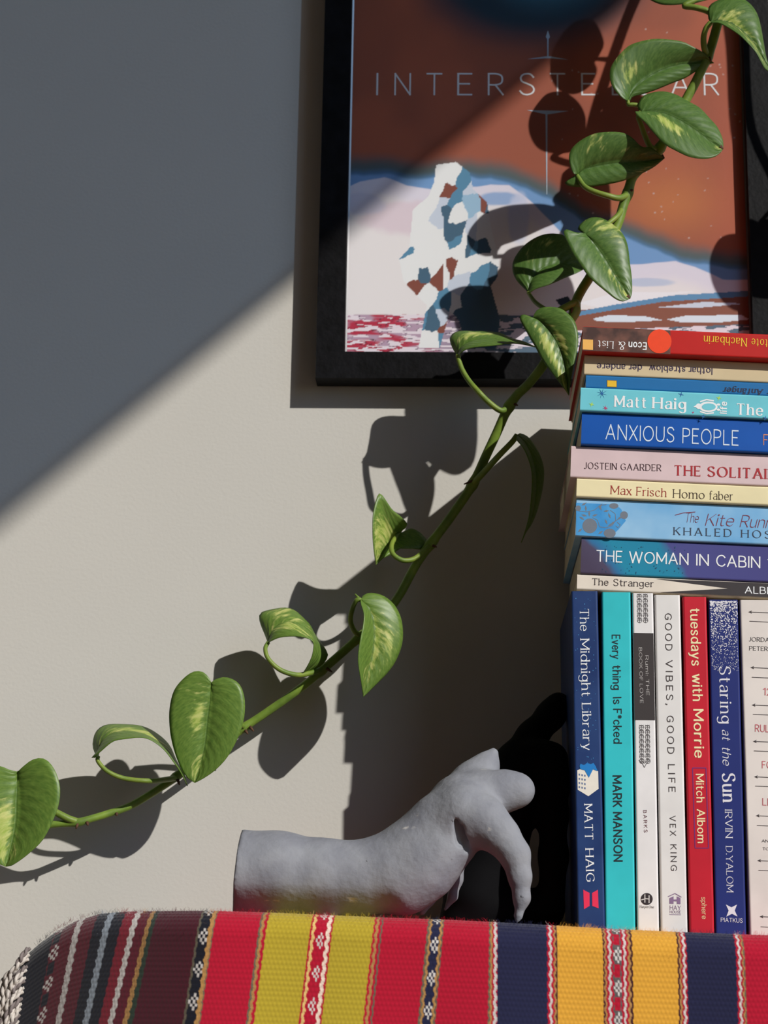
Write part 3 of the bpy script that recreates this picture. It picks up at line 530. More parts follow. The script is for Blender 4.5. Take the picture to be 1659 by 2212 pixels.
def vt(k, txt, y0, y1, x0, x1, cap, sty, m, name='title_lettering'):
    pl = SP[k]; polys, wd = glyph_polys(txt, **STY[sty]); a, b = pl.px(x0, y0), pl.px(x1, y1); d = b-a; L = np.linalg.norm(d); d /= L
    u = np.array([-d[1], d[0]]); hc = np.linalg.norm(pl.px(x0+cap, y0)-a)/10; sx = L/max(wd, 1)
    print_polys(pl, name, [[a+d*q[0]*sx+u*q[1]*hc for q in p] for p in polys], m, SROOT[k], .00014)
vt('mid', 'The', 1314, 1364, 1252.5, 1253.5, 19, 'seriflight', WHITE); vt('mid', 'Midnight', 1379, 1506, 1253.5, 1257, 19, 'seriflight', WHITE); vt('mid', 'Library', 1518, 1622, 1257, 1260, 19, 'seriflight', WHITE)
vt('mid', 'MATT', 1736, 1815, 1262, 1264, 17, 'serif', WHITE, 'author_lettering'); vt('mid', 'HAIG', 1832, 1906, 1264.5, 1267, 17, 'serif', WHITE, 'author_lettering')
pp('mid', 'building_emblem', [[(1247, 1664), (1262, 1658), (1272, 1672), (1283, 1660), (1292, 1666), (1293, 1704), (1271, 1720), (1248, 1706)]], ink((232, 226, 214)))
pp('mid', 'building_windows', [[(1250+6*i, 1671+9*j+i*1.2), (1253+6*i, 1671.5+9*j+i*1.2), (1253+6*i, 1675.5+9*j+i*1.2), (1250+6*i, 1675+9*j+i*1.2)] for i in range(3) for j in range(4)], ink((96, 116, 156)), .0002)
pp('mid', 'blue_flame_print', [[(1252, 1655), (1254, 1650), (1262, 1653), (1268, 1648), (1276, 1651), (1282, 1648), (1287, 1656), (1291, 1666), (1281, 1662), (1272, 1680), (1263, 1664), (1254, 1662)]], ink((22, 122, 196)), .00025)
pp('mid', 'book_emblem', [[(1260, 1922), (1273.5, 1929), (1273.5, 1957), (1261.5, 1964)], [(1279, 1929), (1291.5, 1922), (1293, 1962), (1279.5, 1957)]], ink((226, 44, 84)))
rn = random.Random(2); pp('mid', 'star_speckle', [disc(rn.uniform(1240+.02*y, 1286+.02*y), 1284+y, rn.uniform(.5, 1.1), 6) for y in [rn.uniform(0, 370) for _ in range(46)]], ink((74, 150, 206)))
DK = ink((24, 38, 44))
for t, a, b, x in (('Every', 1371, 1423, 1322.5), ('thing', 1437, 1490, 1324), ('Is', 1506, 1521, 1325), ('F*cked', 1531, 1606, 1325.5)): vt('teal', t, a, b, x, x+.8, 16.5, 'semi', DK)
vt('teal', 'MARK', 1675, 1743, 1324.5, 1325.5, 17, 'bold', DK, 'author_lettering'); vt('teal', 'MANSON', 1754, 1861, 1325.5, 1327, 17, 'bold', DK, 'author_lettering')
pp('rumi', 'black_band', [[(1366.5+1, 1367), (1411.5, 1368), (1415, 1556), (1370.5, 1555.5)]], ink((56, 50, 50)), .0001)
gl = ink((196, 192, 190)); vt('rumi', 'Rumi: THE', 1416, 1502, 1394, 1396, 6.5, 'thinsans', gl); vt('rumi', 'BOOK OF LOVE', 1399, 1519, 1380, 1383, 6.5, 'thinsans', gl)
orn = []
for y0, y1 in ((1283, 1346), (1566, 1640)):
    y = y0
    while y < y1:
        for k in range(2):
            x = 1376+k*13+(y-1283)*.0165+ (0)
            orn += pline(disc(x+5, y+5, 5, 9)+[disc(x+5, y+5, 5, 9)[0]], 1.0)+pline([(x, y), (x+5, y+3), (x+10, y)], 1)+pline([(x+1, y+5), (x+9, y+5)], 1.0)+pline([(x+5, y+1), (x+5, y+9)], .9)
        y += 10.5
orn += pline([(1380, 1642), (1388, 1650), (1392, 1658), (1396, 1650), (1404, 1642)], 1.2)+pline([(1386, 1643), (1392, 1649), (1398, 1643)], 1.2)
pp('rumi', 'lace_ornament', orn, ink((84, 80, 82)))['kind'] = 'stuff'
vt('rumi', 'BARKS', 1750, 1798, 1390, 1391.5, 7, 'spaced', ink((96, 40, 52)), 'author_lettering'); pp('rumi', 'round_emblem', [disc(1397, 1942, 13)], ink((48, 40, 44)))
pp('rumi', 'round_emblem_mark', pline([(1393, 1932), (1393, 1950)], 2)+pline([(1402, 1934), (1402, 1951)], 2)+pline([(1393, 1941), (1402, 1942)], 2)+pline([(1385, 1944), (1392, 1942)], 2), ink((210, 206, 204)), .0002)
ptxt('rumi', 'HarperOne', (1382, 1961), (1413, 1962), 5.5, 'serif', ink((70, 62, 64)), 'publisher_lettering')
for t, a, b, x in (('GOOD', 1325, 1405, 1436.8), ('VIBES,', 1426, 1523, 1438.6), ('GOOD', 1546, 1628, 1441), ('LIFE', 1651, 1711, 1443.6)): vt('vibes', t, a, b, x, x+1.5, 13.5, 'spaced', ink((62, 54, 54)))
for t, a, b, x in (('VEX', 1762, 1805, 1447), ('KING', 1824, 1881, 1448.8)): vt('vibes', t, a, b, x, x+1, 12, 'spaced', ink((66, 58, 58)), 'author_lettering')
PU = ink((134, 108, 142)); pp('vibes', 'house_emblem', pline([(1443, 1937), (1458, 1930), (1472, 1938)], 1.8)+[[(1446, 1940), (1455, 1936), (1455, 1943), (1462, 1943), (1462, 1936), (1470, 1940), (1470, 1953), (1462, 1952.5), (1462, 1947), (1455, 1947), (1455, 1952.5), (1446, 1952)]], PU)
ptxt('vibes', 'HAY', (1447, 1965), (1471, 1965.6), 9, 'sans', PU, 'publisher_lettering'); ptxt('vibes', 'HOUSE', (1447, 1972.5), (1471, 1973), 5.5, 'sans', PU, 'publisher_lettering'); pp('vibes', 'logo_rule', pline([(1446, 1975.5), (1471, 1976)], 1), PU)
for t, a, b, x in (('tuesdays', 1314, 1438, 1491.5), ('with', 1456, 1514, 1496), ('Morrie', 1532, 1637, 1498.5)): vt('tue', t, a, b, x, x+3*(b-a)/125, 20, 'semi', CREAM)
for t, a, b, x in (('Mitch', 1672, 1733, 1503.5), ('Albom', 1748, 1821, 1505.8)): vt('tue', t, a, b, x, x+1.8, 16, 'semi', CREAM, 'author_lettering')
pp('tue', 'purple_outline', pline([(1496, 1659), (1525, 1659), (1530.5, 1832), (1501.5, 1832), (1496, 1659)], 1.8), ink((112, 44, 118)))
vt('tue', 'sphere', 1938, 1985, 1515, 1516.5, 10.5, 'sans', ink((232, 196, 150)), 'publisher_lettering')
SV_ = ink((222, 220, 228))
vt('star', 'Staring', 1438, 1564, 1553.5, 1557, 24, 'serif', SV_); vt('star', 'at', 1576, 1598, 1560, 1560.5, 18, 'serifit', SV_); vt('star', 'the', 1612, 1652, 1560, 1561.5, 18, 'serifit', SV_); vt('star', 'Sun', 1669, 1733, 1560, 1562, 27, 'serifbold', SV_)
vt('star', 'IRVIN', 1748, 1811, 1566, 1567.5, 15, 'seriflight', SV_, 'author_lettering'); vt('star', 'D.YALOM', 1827, 1928, 1568, 1570, 14, 'seriflight', SV_, 'author_lettering')
rn = random.Random(9); dots = []
for _ in range(900):
    v = rn.random()**1.7; y = 1299+v*150; x = rn.uniform(1534, 1592)+(y-1297)*.0215
    dots.append(disc(x, y, rn.uniform(.7, 1.7)*(1-.5*v), 6))
pp('star', 'silver_speckle', dots, SV_); pp('star', 'star_emblem', [[(1568, 1954), (1580, 1960), (1592, 1954), (1587, 1967), (1593, 1980), (1581, 1974), (1569, 1980), (1574, 1967)]], SV_)
ptxt('star', 'PIATKUS', (1557, 1991), (1604, 1993), 8.5, 'sans', SV_, 'publisher_lettering')
ar = []
for x, y in ((1617.5, 1322), (1622, 1442), (1625, 1523), (1627.6, 1601.5), (1630, 1678), (1633.6, 1762), (1637, 1859), (1642, 1980)):
    ar.append(pline([(x, y), (1688+(y-1300)*.03, y+3)], 1.4)+[[(x-1, y), (x+7, y-3.5), (x+5, y), (x+7, y+3.5)]])
for x, y in ((1619, 1342), (1624, 1463), (1626.5, 1543), (1628.5, 1622), (1631.5, 1698), (1635, 1783), (1638.5, 1880), (1643, 2002)): ar.append(pline([(x, y), (1688+(y-1300)*.03, y+3)], 1.3))
for k_, q in enumerate(ar): pp('rules', 'arrow_line' if k_ < 8 else 'rule_line', q, ink((58, 50, 50)))
for t, p0, p1, c, s, m in (('JORDAN', (1617.5, 1385), (1672, 1387), 8.5, 'typew', DARK), ('PETERSON', (1618, 1404.5), (1688, 1407), 8.5, 'typew', DARK)): ptxt('rules', t, p0, p1, c, s, m, 'author_lettering')
RD = ink((190, 96, 104))
for t, p0, p1 in (('12', (1648, 1501), (1667, 1502)), ('RULES', (1631, 1580), (1682, 1582)), ('FOR', (1646, 1659), (1680, 1660)), ('LIFE', (1647, 1739), (1682, 1740.5))): ptxt('rules', t, p0, p1, 14.5, 'sans', RD)
ptxt('rules', 'ANTIDOTE', (1645, 1819), (1700, 1821), 5.5, 'typew', DARK, 'subtitle_lettering'); ptxt('rules', 'TO', (1647, 1836), (1662, 1836.5), 5.5, 'typew', DARK, 'subtitle_lettering')

# ---------------------------------------------------------------- framed poster
FT = .0195
fx0, fz0 = at(681, 817, FT)[0], at(681, 817, FT)[2]; RW = .0192
fx1 = at(1621, 560, FT)[0]+RW; fz1 = fz0+.47
frm = mat('black_stained_wood', (10, 10, 13), .5, .5, 120, .2, 300, .16)
FR = empty('picture_frame', ((fx0+fx1)/2, -.001, fz0), 'black wooden picture frame with space poster hanging on the wall', 'picture frame')
def rail(a, b, c, d):
    """mitred rail: outer a-b, inner c-d, all (x, z)"""
    V, Q = [], []
    for t in (.002, FT-.0008): V += [(p[0], -t, p[1]) for p in (a, b, c, d)]
    V += [(p[0]*.985+q[0]*.015+0, -FT, p[1]*.985+q[1]*.015) for p, q in ((a, d), (b, c), (c, b), (d, a))]
    for k in range(2):
        for i in range(4): j = (i+1) % 4; Q.append((k*4+i, k*4+j, k*4+4+j, k*4+4+i))
    Q += [(3, 2, 1, 0), (8, 9, 10, 11)]
    return mesh_obj('frame_rail', V, Q, frm, FR)
o4 = [(fx0, fz0), (fx1, fz0), (fx1, fz1), (fx0, fz1)]; i4 = [(fx0+RW, fz0+RW), (fx1-RW, fz0+RW), (fx1-RW, fz1-RW), (fx0+RW, fz1-RW)]
for k in range(4):
    j = (k+1) % 4; rail(o4[k], o4[j], i4[j], i4[k])
lip = mat('frame_inner_lip', (96, 92, 92), .3, .05)
LV = []; LQ = []
for k in range(4):
    j = (k+1) % 4; c = ((fx0+fx1)/2, (fz0+fz1)/2)
    q = lambda p, s: (p[0]+(c[0]-p[0])/abs(c[0]-p[0])*s, p[1]+(c[1]-p[1])/abs(c[1]-p[1])*s)
    n0 = len(LV)
    LV += [(i4[k][0], -.0130, i4[k][1]), (i4[j][0], -.0130, i4[j][1]), (q(i4[j], .0011)[0], -.0125, q(i4[j], .0011)[1]), (q(i4[k], .0011)[0], -.0125, q(i4[k], .0011)[1])]
    LQ.append((n0, n0+1, n0+2, n0+3))
mesh_obj('inner_lip', LV, LQ, lip, FR)
mesh_obj('backing_board', *box_vf(fx0+.004, fx1-.004, -.0095, -.0025, fz0+.004, fz1-.004), mat('backing_card', (120, 100, 80), .9), FR)

def vnoise(x, y, seed):
    r = np.random.RandomState(seed).rand(256, 256); xi = np.floor(x).astype(int); yi = np.floor(y).astype(int)
    fx, fy = x-xi, y-yi; fx = fx*fx*(3-2*fx); fy = fy*fy*(3-2*fy); g = lambda a, b: r[a % 256, b % 256]
    return (g(xi, yi)*(1-fx)+g(xi+1, yi)*fx)*(1-fy)+(g(xi, yi+1)*(1-fx)+g(xi+1, yi+1)*fx)*fy
def fbm(x, y, s): return (vnoise(x, y, s)+.5*vnoise(2*x, 2*y, s+1)+.25*vnoise(4*x, 4*y, s+2))/1.75
def inpoly(x, y, P):
    r = np.zeros(x.shape, bool); n = len(P)
    for i in range(n):
        (x0, y0), (x1, y1) = P[i], P[(i+1) % n]
        c = ((y0 > y) != (y1 > y)) & (x < (x1-x0)*(y-y0)/(y1-y0+1e-9)+x0); r ^= c
    return r
PT = .0105
def poster():
    st = .00062
    xs_ = np.arange(i4[0][0]+.0004, i4[1][0]-.0004, st); zs_ = np.arange(i4[0][1]+.0004, i4[2][1]-.0004, st)
    X, Z = np.meshgrid(xs_, zs_, indexing='ij'); V = np.stack([X, np.full_like(X, -PT), Z], -1)
    v = V-CAM; d = v@fwd; U = CX+F*(v@RT)/d; Vp = CY-F*(v@UP)/d
    ss = lambda a, b, q: np.clip((q-a)/(b-a), 0, 1)**2*(3-2*np.clip((q-a)/(b-a), 0, 1))
    def mix(C, c, a): return C*(1-a[..., None])+np.array(lin(c))*a[..., None]
    C = np.ones(X.shape+(3,))*np.array(lin((150, 82, 62)))
    n1 = fbm(U/160, Vp/160, 3); C = mix(C, (172, 92, 66), ss(.45, .7, n1)*.6)
    C = mix(C, (186, 112, 66), np.exp(-(((U-1450)/120)**2+((Vp-440)/70)**2))*.85); C = mix(C, (186, 92, 66), ss(1480, 1620, U)*.5)
    C = mix(C, (26, 52, 68), ss(1.15, .6, np.hypot((U-1150)/270, (Vp+60)/170)))
    C = mix(C, (46, 100, 124), ss(1, .2, np.hypot((U-1180)/160, (Vp+60)/110)))
    wob = 26*(fbm(U/70, Vp/200, 9)-.5)
    hz = np.interp(U, [740, 900, 1060, 1180, 1300, 1400, 1480, 1600], [365, 370, 362, 420, 485, 520, 548, 575])+wob
    C = mix(C, (78, 92, 96), ss(-38, 0, Vp-hz)); C = mix(C, (74, 116, 156), ss(-2, 16, Vp-hz)); C = mix(C, (112, 152, 200), ss(10, 18, Vp-hz))
    h2 = np.interp(U, [740, 780, 830, 880, 960, 1060, 1100, 1150, 1210, 1260, 1330, 1400, 1460, 1500, 1560, 1620], [410, 392, 385, 400, 412, 395, 400, 440, 500, 560, 575, 570, 562, 575, 605, 608])+wob*.4
    C = mix(C, (216, 212, 226), ss(-1.5, 1.5, Vp-h2)); C = mix(C, (226, 222, 224), ss(20, 60, Vp-h2))
    for (a, b, rx, ry, c) in ((900, 470, 130, 40, (214, 196, 208)), (1080, 430, 50, 16, (120, 158, 206)), (1120, 470, 26, 60, (196, 202, 226)), (1400, 610, 60, 10, (176, 190, 216)), (1180, 560, 40, 60, (210, 200, 214)), (1480, 650, 90, 16, (196, 206, 224)), (780, 440, 60, 26, (198, 196, 216))):
        C = mix(C, c, ss(1.1, .7, np.hypot((U-a)/rx, (Vp-b)/ry)+.35*(fbm(U/30, Vp/30, int(a))-.5))*.8)
    # ground band: broken horizontal streaks
    s1 = fbm(U/26, Vp/4.2, 21); gmask = ss(678, 681, Vp)
    gl_ = np.where((s1 > .52)[..., None], np.array(lin((224, 214, 224))), np.array(lin((176, 150, 172))))
    red = ss(.38, .6, fbm(U/60, Vp/14, 31))*ss(1000, 860, U); gl_ = mix(gl_, (176, 44, 70), red*(s1 < .56)); blue = ss(900, 1080, U)
    gl_ = mix(gl_, (86, 108, 128), blue*(s1 < .52)); gl_ = mix(gl_, (40, 40, 54), ((s1 > .49) & (s1 < .505))*.8)
    C = C*(1-gmask[..., None])+gl_*gmask[..., None]
    # pale slabs on a rust plain at the right
    for P, c in (([(1235, 690), (1240, 672), (1430, 648), (1620, 636), (1620, 700), (1240, 715)], (134, 82, 66)), ([(1236, 676), (1420, 640), (1620, 628), (1620, 640), (1430, 652), (1240, 684)], (92, 140, 180)),
                 ([(1250, 655), (1330, 632), (1500, 630), (1410, 645), (1290, 664)], (230, 230, 236)), ([(1280, 688), (1320, 680), (1400, 684), (1432, 692), (1350, 696), (1290, 694)], (214, 226, 238)),
                 ([(1440, 690), (1480, 682), (1600, 680), (1620, 690), (1560, 696), (1470, 696)], (214, 226, 238)), ([(1420, 664), (1520, 652), (1610, 656), (1520, 664)], (200, 210, 226)), ([(1200, 648), (1226, 640), (1240, 656), (1216, 668)], (30, 44, 58))):
        C = mix(C, c, inpoly(U, Vp, P).astype(float))
    # plain faceted rock spire where the poster's figure stands
    sil = [(942, 356), (985, 350), (1014, 372), (1022, 408), (1052, 436), (1062, 500), (1078, 556), (1074, 600), (1060, 618), (1080, 690), (1072, 752), (1010, 752), (990, 690), (972, 672), (950, 752), (904, 752),
           (922, 660), (902, 640), (872, 608), (862, 560), (884, 536), (892, 452), (926, 424), (938, 392)]
    mk = inpoly(U, Vp, sil); r = np.random.RandomState(14); sx_ = r.uniform(860, 1090, 95); sy_ = r.uniform(345, 755, 95)
    pal = [(228, 230, 232), (228, 230, 232), (150, 184, 210), (84, 134, 166), (84, 134, 166), (196, 206, 222), (128, 72, 60), (66, 98, 122)]
    um, vm = U[mk], Vp[mk]; Dd = np.stack([np.abs(um-a)*1.25+.8*np.abs(vm-b)+.45*np.abs(um-a+vm-b) for a, b in zip(sx_, sy_)], 1); near = Dd.argmin(1)
    pick = r.randint(0, len(pal), 95); lf = (sx_ < 955); pick = np.where(lf & (r.rand(95) < .7), 0, pick); low = (sx_ > 1000) & (sy_ > 610); pick = np.where(low, 7, pick)
    C[mk] = np.array([lin(pal[k]) for k in pick])[near]
    for _ in range(60):
        a, b = r.uniform(1180, 1600), r.uniform(60, 520); C = mix(C, (190, 170, 165), (np.hypot(U-a, Vp-b) < 1.8).astype(float)*.7)
    m = bpy.data.materials.new('printed_paper'); m.use_nodes = True; nt = m.node_tree; b = nt.nodes['Principled BSDF']
    b.inputs['Roughness'].default_value = .55; b.inputs['Specular IOR Level'].default_value = .3
    a = nt.nodes.new('ShaderNodeAttribute'); a.attribute_name = 'print'; nt.links.new(a.outputs['Color'], b.inputs['Base Color'])
    o = grid_obj('poster', V.reshape(-1, 3)[:, :], len(xs_), len(zs_), m, FR, False); set_col(o, C.reshape(-1, 3), 'print')
    pl = Plane(np.array([0, -PT, 1.2]), np.array([1.0, 0, 0]), np.array([0, 0, 1.0]))
    wl = ink((216, 218, 222))
    for ch, x0, x1 in (('I', 813, 814), ('N', 852, 887), ('T', 921, 955), ('E', 988, 1020), ('R', 1054, 1088), ('S', 1122, 1155), ('T', 1188, 1221), ('E', 1256, 1286), ('L', 1322, 1350), ('L', 1386, 1414), ('A', 1450, 1490), ('R', 1521, 1553)):
        polys, wd = glyph_polys(ch, **STY['wide']); a_, b_ = pl.px(x0, 204.5), pl.px(x1, 204.8); h = np.linalg.norm(pl.px(x0, 204.5-45)-a_)/10; sx = (b_-a_)[0]/wd if wd > 1.5 else h
        print_polys(pl, 'title_letter', [[a_+np.array([q[0]*sx, q[1]*h]) for q in p] for p in polys], wl, o, .00015)
    print_polys(pl, 'title_ornament', [pxpoly(pl, p) for p in ([[(1138, 128), (1178, 122), (1190, 122), (1228, 129), (1190, 126), (1178, 126)], [(1182, 76), (1185, 76), (1185, 124), (1182, 124)], [(1183.5, 66), (1188, 80), (1183.5, 87), (1179, 80)],
        [(1138, 238), (1228, 240), (1186, 247), (1178, 247)], [(1178.5, 246), (1182.5, 246), (1182, 420), (1180.5, 420)]])], mat('ink_pale_blue', (170, 190, 206), .45), o, .00014)
poster()
def glass_mat():
    m = bpy.data.materials.new('clear_glass'); m.use_nodes = True; nt = m.node_tree; N = nt.nodes; L = nt.links
    N.remove(N['Principled BSDF']); t = N.new('ShaderNodeBsdfTransparent'); g = N.new('ShaderNodeBsdfGlossy'); g.inputs['Roughness'].default_value = .02
    f = N.new('ShaderNodeFresnel'); f.inputs['IOR'].default_value = 1.35; mx = N.new('ShaderNodeMixShader')
    ge = N.new('ShaderNodeNewGeometry'); iv = N.new('ShaderNodeMath'); iv.operation = 'SUBTRACT'; iv.inputs[0].default_value = 1.0; L.new(ge.outputs['Backfacing'], iv.inputs[1])
    mu = N.new('ShaderNodeMath'); mu.operation = 'MULTIPLY'; L.new(f.outputs[0], mu.inputs[0]); L.new(iv.outputs[0], mu.inputs[1]); L.new(mu.outputs[0], mx.inputs[0]); L.new(t.outputs[0], mx.inputs[1]); L.new(g.outputs[0], mx.inputs[2]); L.new(mx.outputs[0], N['Material Output'].inputs['Surface']); return m
mesh_obj('glass_pane', *box_vf(i4[0][0]-.001, i4[1][0]+.001, -.0124, -.0118, i4[0][1]-.001, i4[2][1]+.001), glass_mat(), FR)

# ---------------------------------------------------------------- sculpted hands (smooth distance fields)
def surface_nets(f, o, h):
    nx, ny, nz = f.shape; s = f < 0
    cell = np.zeros((nx-1, ny-1, nz-1), int)
    for a in (0, 1):
        for b in (0, 1):
            for c in (0, 1): cell += s[a:nx-1+a, b:ny-1+b, c:nz-1+c]
    act = (cell > 0) & (cell < 8); idx = -np.ones(act.shape, int); I = np.argwhere(act); idx[act] = np.arange(len(I))
    acc = np.zeros((len(I), 3)); cnt = np.zeros(len(I)); corners = [(a, b, c) for a in (0, 1) for b in (0, 1) for c in (0, 1)]
    for a in corners:
        for ax in range(3):
            if a[ax]: continue
            b = list(a); b[ax] = 1
            fa = f[I[:, 0]+a[0], I[:, 1]+a[1], I[:, 2]+a[2]]; fb = f[I[:, 0]+b[0], I[:, 1]+b[1], I[:, 2]+b[2]]
            m = (fa < 0) != (fb < 0); t = np.where(m, fa/(fa-fb+1e-12), 0); p = np.tile(np.array(a, float), (len(I), 1)); p[:, ax] = t
            acc[m] += p[m]; cnt[m] += 1
    V = (I+acc/np.maximum(cnt, 1)[:, None])*h+o; Q = []
    for ax in range(3):
        u, w = (ax+1) % 3, (ax+2) % 3
        sl0 = [slice(1, n-1) for n in f.shape]; sl1 = list(sl0); sl0[ax] = slice(0, f.shape[ax]-1); sl1[ax] = slice(1, f.shape[ax])
        A, B = s[tuple(sl0)], s[tuple(sl1)]; E = np.argwhere(A != B); fl = A[tuple(E.T)]
        off = np.ones(3, int); off[ax] = 0; E = E+off; du = np.zeros(3, int); du[u] = 1; dw = np.zeros(3, int); dw[w] = 1
        q = np.stack([idx[tuple((E-du-dw).T)], idx[tuple((E-dw).T)], idx[tuple(E.T)], idx[tuple((E-du).T)]], 1)
        q[~fl] = q[~fl][:, ::-1]; Q.append(q)
    Q = np.vstack(Q); return V, Q[(Q >= 0).all(1)]
def sdf_obj(name, chains, m, h=.0011, k=.006, cuts=(), grooves=(), parent=None, floor=None, chamfer=None):
    pr = []
    for ch in chains:
        for (a, b) in zip(ch[:-1], ch[1:]): pr.append((at(*a[:3]), at(*b[:3]), a[3]/1000, b[3]/1000, (a[4] if len(a) > 4 else k)))
    allp = np.array([p for q in pr for p in q[:2]]); rm = max(max(q[2], q[3]) for q in pr)
    lo, hi = allp.min(0)-rm-.006, allp.max(0)+rm+.006; n = np.ceil((hi-lo)/h).astype(int)+1
    gx, gy, gz = np.meshgrid(*[lo[i]+np.arange(n[i])*h for i in range(3)], indexing='ij'); P = np.stack([gx, gy, gz], -1)
    def cone(A, B, ra, rb):
        d = B-A; t = np.clip(((P-A)@d)/(d@d), 0, 1); return np.linalg.norm(P-A-t[..., None]*d, axis=-1)-(ra+(rb-ra)*t)
    f = None
    for A, B, ra, rb, kk in pr:
        g = cone(A, B, ra, rb)
        if f is None: f = g; continue
        hh = np.clip(.5+.5*(g-f)/kk, 0, 1); f = g*(1-hh)+f*hh-kk*hh*(1-hh)      # polynomial smooth union
    for A, B, r in grooves:
        g = cone(at(*A), at(*B), r/1000, r/1000); kk = .0022; hh = np.clip(.5-.5*(f+g)/kk, 0, 1); f = f*(1-hh)-g*hh+kk*hh*(1-hh)
    for O, nrm in cuts:
        nrm = np.array(nrm, float); nrm /= np.linalg.norm(nrm); f = np.maximum(f, (P-O)@nrm)
    if chamfer is not None:
        O, nrm, x0, x1 = chamfer; nrm = np.array(nrm, float)/np.linalg.norm(nrm); ease = .05*np.clip((P[..., 0]-x0)/(x1-x0), 0, 1)**2
        g = (P-O)@nrm-ease; kk = .003; hh = np.clip(.5-.5*(g-f)/kk, 0, 1); f = g*(1-hh)+f*hh+kk*hh*(1-hh)
    if floor is not None:
        f = np.maximum(f, (ztop(P[..., 0])+.0005)-P[..., 2])
    V, Q = surface_nets(f, lo, h)
    for _ in range(2):          # light smoothing keeps the cast look
        acc = np.zeros_like(V); c = np.zeros(len(V))
        for i in range(4):
            a, b = Q[:, i], Q[:, (i+1) % 4]; np.add.at(acc, a, V[b]); np.add.at(c, a, 1); np.add.at(acc, b, V[a]); np.add.at(c, b, 1)
        V = .5*V+.5*acc/np.maximum(c, 1)[:, None]
    return mesh_obj(name, V, Q, m, parent, True)
def plaster():
    m = mat('grey_cast_plaster', (126, 128, 136), .75, .05, 55, .5, 260, .25, c2=(142, 144, 150)); nt = m.node_tree; N = nt.nodes; L = nt.links
    b = N['Principled BSDF']; src = b.inputs['Base Color'].links[0].from_socket
    tc = N.new('ShaderNodeTexCoord')
    def mask(scale, lo, hi, st=(1, 1, 1)):
        mp = N.new('ShaderNodeMapping'); mp.inputs['Scale'].default_value = st; L.new(tc.outputs['Object'], mp.inputs['Vector'])
        n = N.new('ShaderNodeTexNoise'); n.inputs['Scale'].default_value = scale; n.inputs['Detail'].default_value = 6; L.new(mp.outputs[0], n.inputs['Vector'])
        r = N.new('ShaderNodeMapRange'); r.inputs[1].default_value = lo; r.inputs[2].default_value = hi; L.new(n.outputs['Fac'], r.inputs[0]); return r.outputs[0]
    def over(base, c, f):
        x = N.new('ShaderNodeMix'); x.data_type = 'RGBA'; L.new(f, x.inputs['Factor']); L.new(base, x.inputs['A']); x.inputs['B'].default_value = rgba(c); return x.outputs['Result']
    s = over(src, (186, 182, 178), mask(95, .68, .73, (.6, 1, 1.2))); s = over(s, (70, 68, 72), mask(240, .73, .77)); L.new(s, b.inputs['Base Color']); return m
hand_chains = [
 [(500, 1884, .148, 24.0), (600, 1888, .148, 22.5), (700, 1896, .148, 20.5), (775, 1897, .148, 19.5), (850, 1878, .148, 20.0), (908, 1842, .148, 20.5), (960, 1792, .148, 20), (1000, 1750, .146, 18)],
 [(800, 1905, .148, 17.0), (876, 1904, .152, 15, .012), (922, 1878, .155, 12.5, .012), (966, 1836, .158, 8.5, .012), (996, 1824, .160, 4.5, .008)],
 [(985, 1735, .132, 15, .008), (1025, 1688, .128, 11.5, .006), (1050, 1654, .126, 7.2, .005), (1066, 1626, .125, 2.8, .004)],
 [(1000, 1735, .142, 15, .008), (1050, 1718, .142, 11.6, .008), (1094, 1708, .143, 10.4, .006), (1120, 1707, .144, 9.4, .006)],
 [(1005, 1756, .160, 14.5, .008), (1048, 1776, .163, 11.8, .008), (1084, 1808, .167, 9.2, .006), (1112, 1846, .170, 7.8, .005), (1123, 1893, .171, 6.0, .004), (1127, 1940, .171, 4.2, .004), (1120, 1978, .170, 1.9, .003), (1116, 1992, .170, .8, .003)],
 [(990, 1790, .134, 9, .006), (992, 1850, .128, 4.6, .004), (986, 1900, .124, 3.2, .004), (978, 1936, .124, 2.6, .003), (962, 1964, .124, 1.2, .003)],
 [(940, 1870, .132, 6, .006), (926, 1940, .130, 3.6, .004), (912, 1972, .130, 1.8, .003)]]
cutO = at(513, 1880, .148); hroot = empty('hand_sculpture', at(800, 1968, .148), 'grey plaster hand and forearm sculpture with fingers propped on the runner', 'sculpture')
gv = [((1000, 1784, .1700), (1007, 1832, .1655), 2.0), ((986, 1770, .1705), (991, 1822, .1680), 1.7), ((1016, 1794, .1680), (1022, 1816, .1645), 1.6), ((1050, 1742, .1695), (1078, 1766, .1665), 1.7)]
sdf_obj('cast_hand', hand_chains, plaster(), cuts=[(cutO, (-1, -.05, .08))], grooves=gv, parent=hroot, floor=True, chamfer=(at(650, 1924, .148+.0215), (0, -.60, -.80), at(820, 1900, .15)[0], at(1000, 1900, .15)[0]))
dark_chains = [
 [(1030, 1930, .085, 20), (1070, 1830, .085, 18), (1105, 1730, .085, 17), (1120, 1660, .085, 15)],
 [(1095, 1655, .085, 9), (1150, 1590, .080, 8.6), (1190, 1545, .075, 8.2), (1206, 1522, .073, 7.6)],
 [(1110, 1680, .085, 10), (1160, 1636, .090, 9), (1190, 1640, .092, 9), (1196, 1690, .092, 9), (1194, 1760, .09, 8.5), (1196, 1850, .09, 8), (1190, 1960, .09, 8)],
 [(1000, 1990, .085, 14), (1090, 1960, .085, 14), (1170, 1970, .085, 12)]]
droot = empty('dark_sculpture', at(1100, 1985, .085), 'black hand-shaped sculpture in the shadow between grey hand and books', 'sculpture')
sdf_obj('cast_hand', dark_chains, mat('black_cast', (8, 8, 11), .85, .1, 60, spec=.15), h=.0016, parent=droot, floor=True)

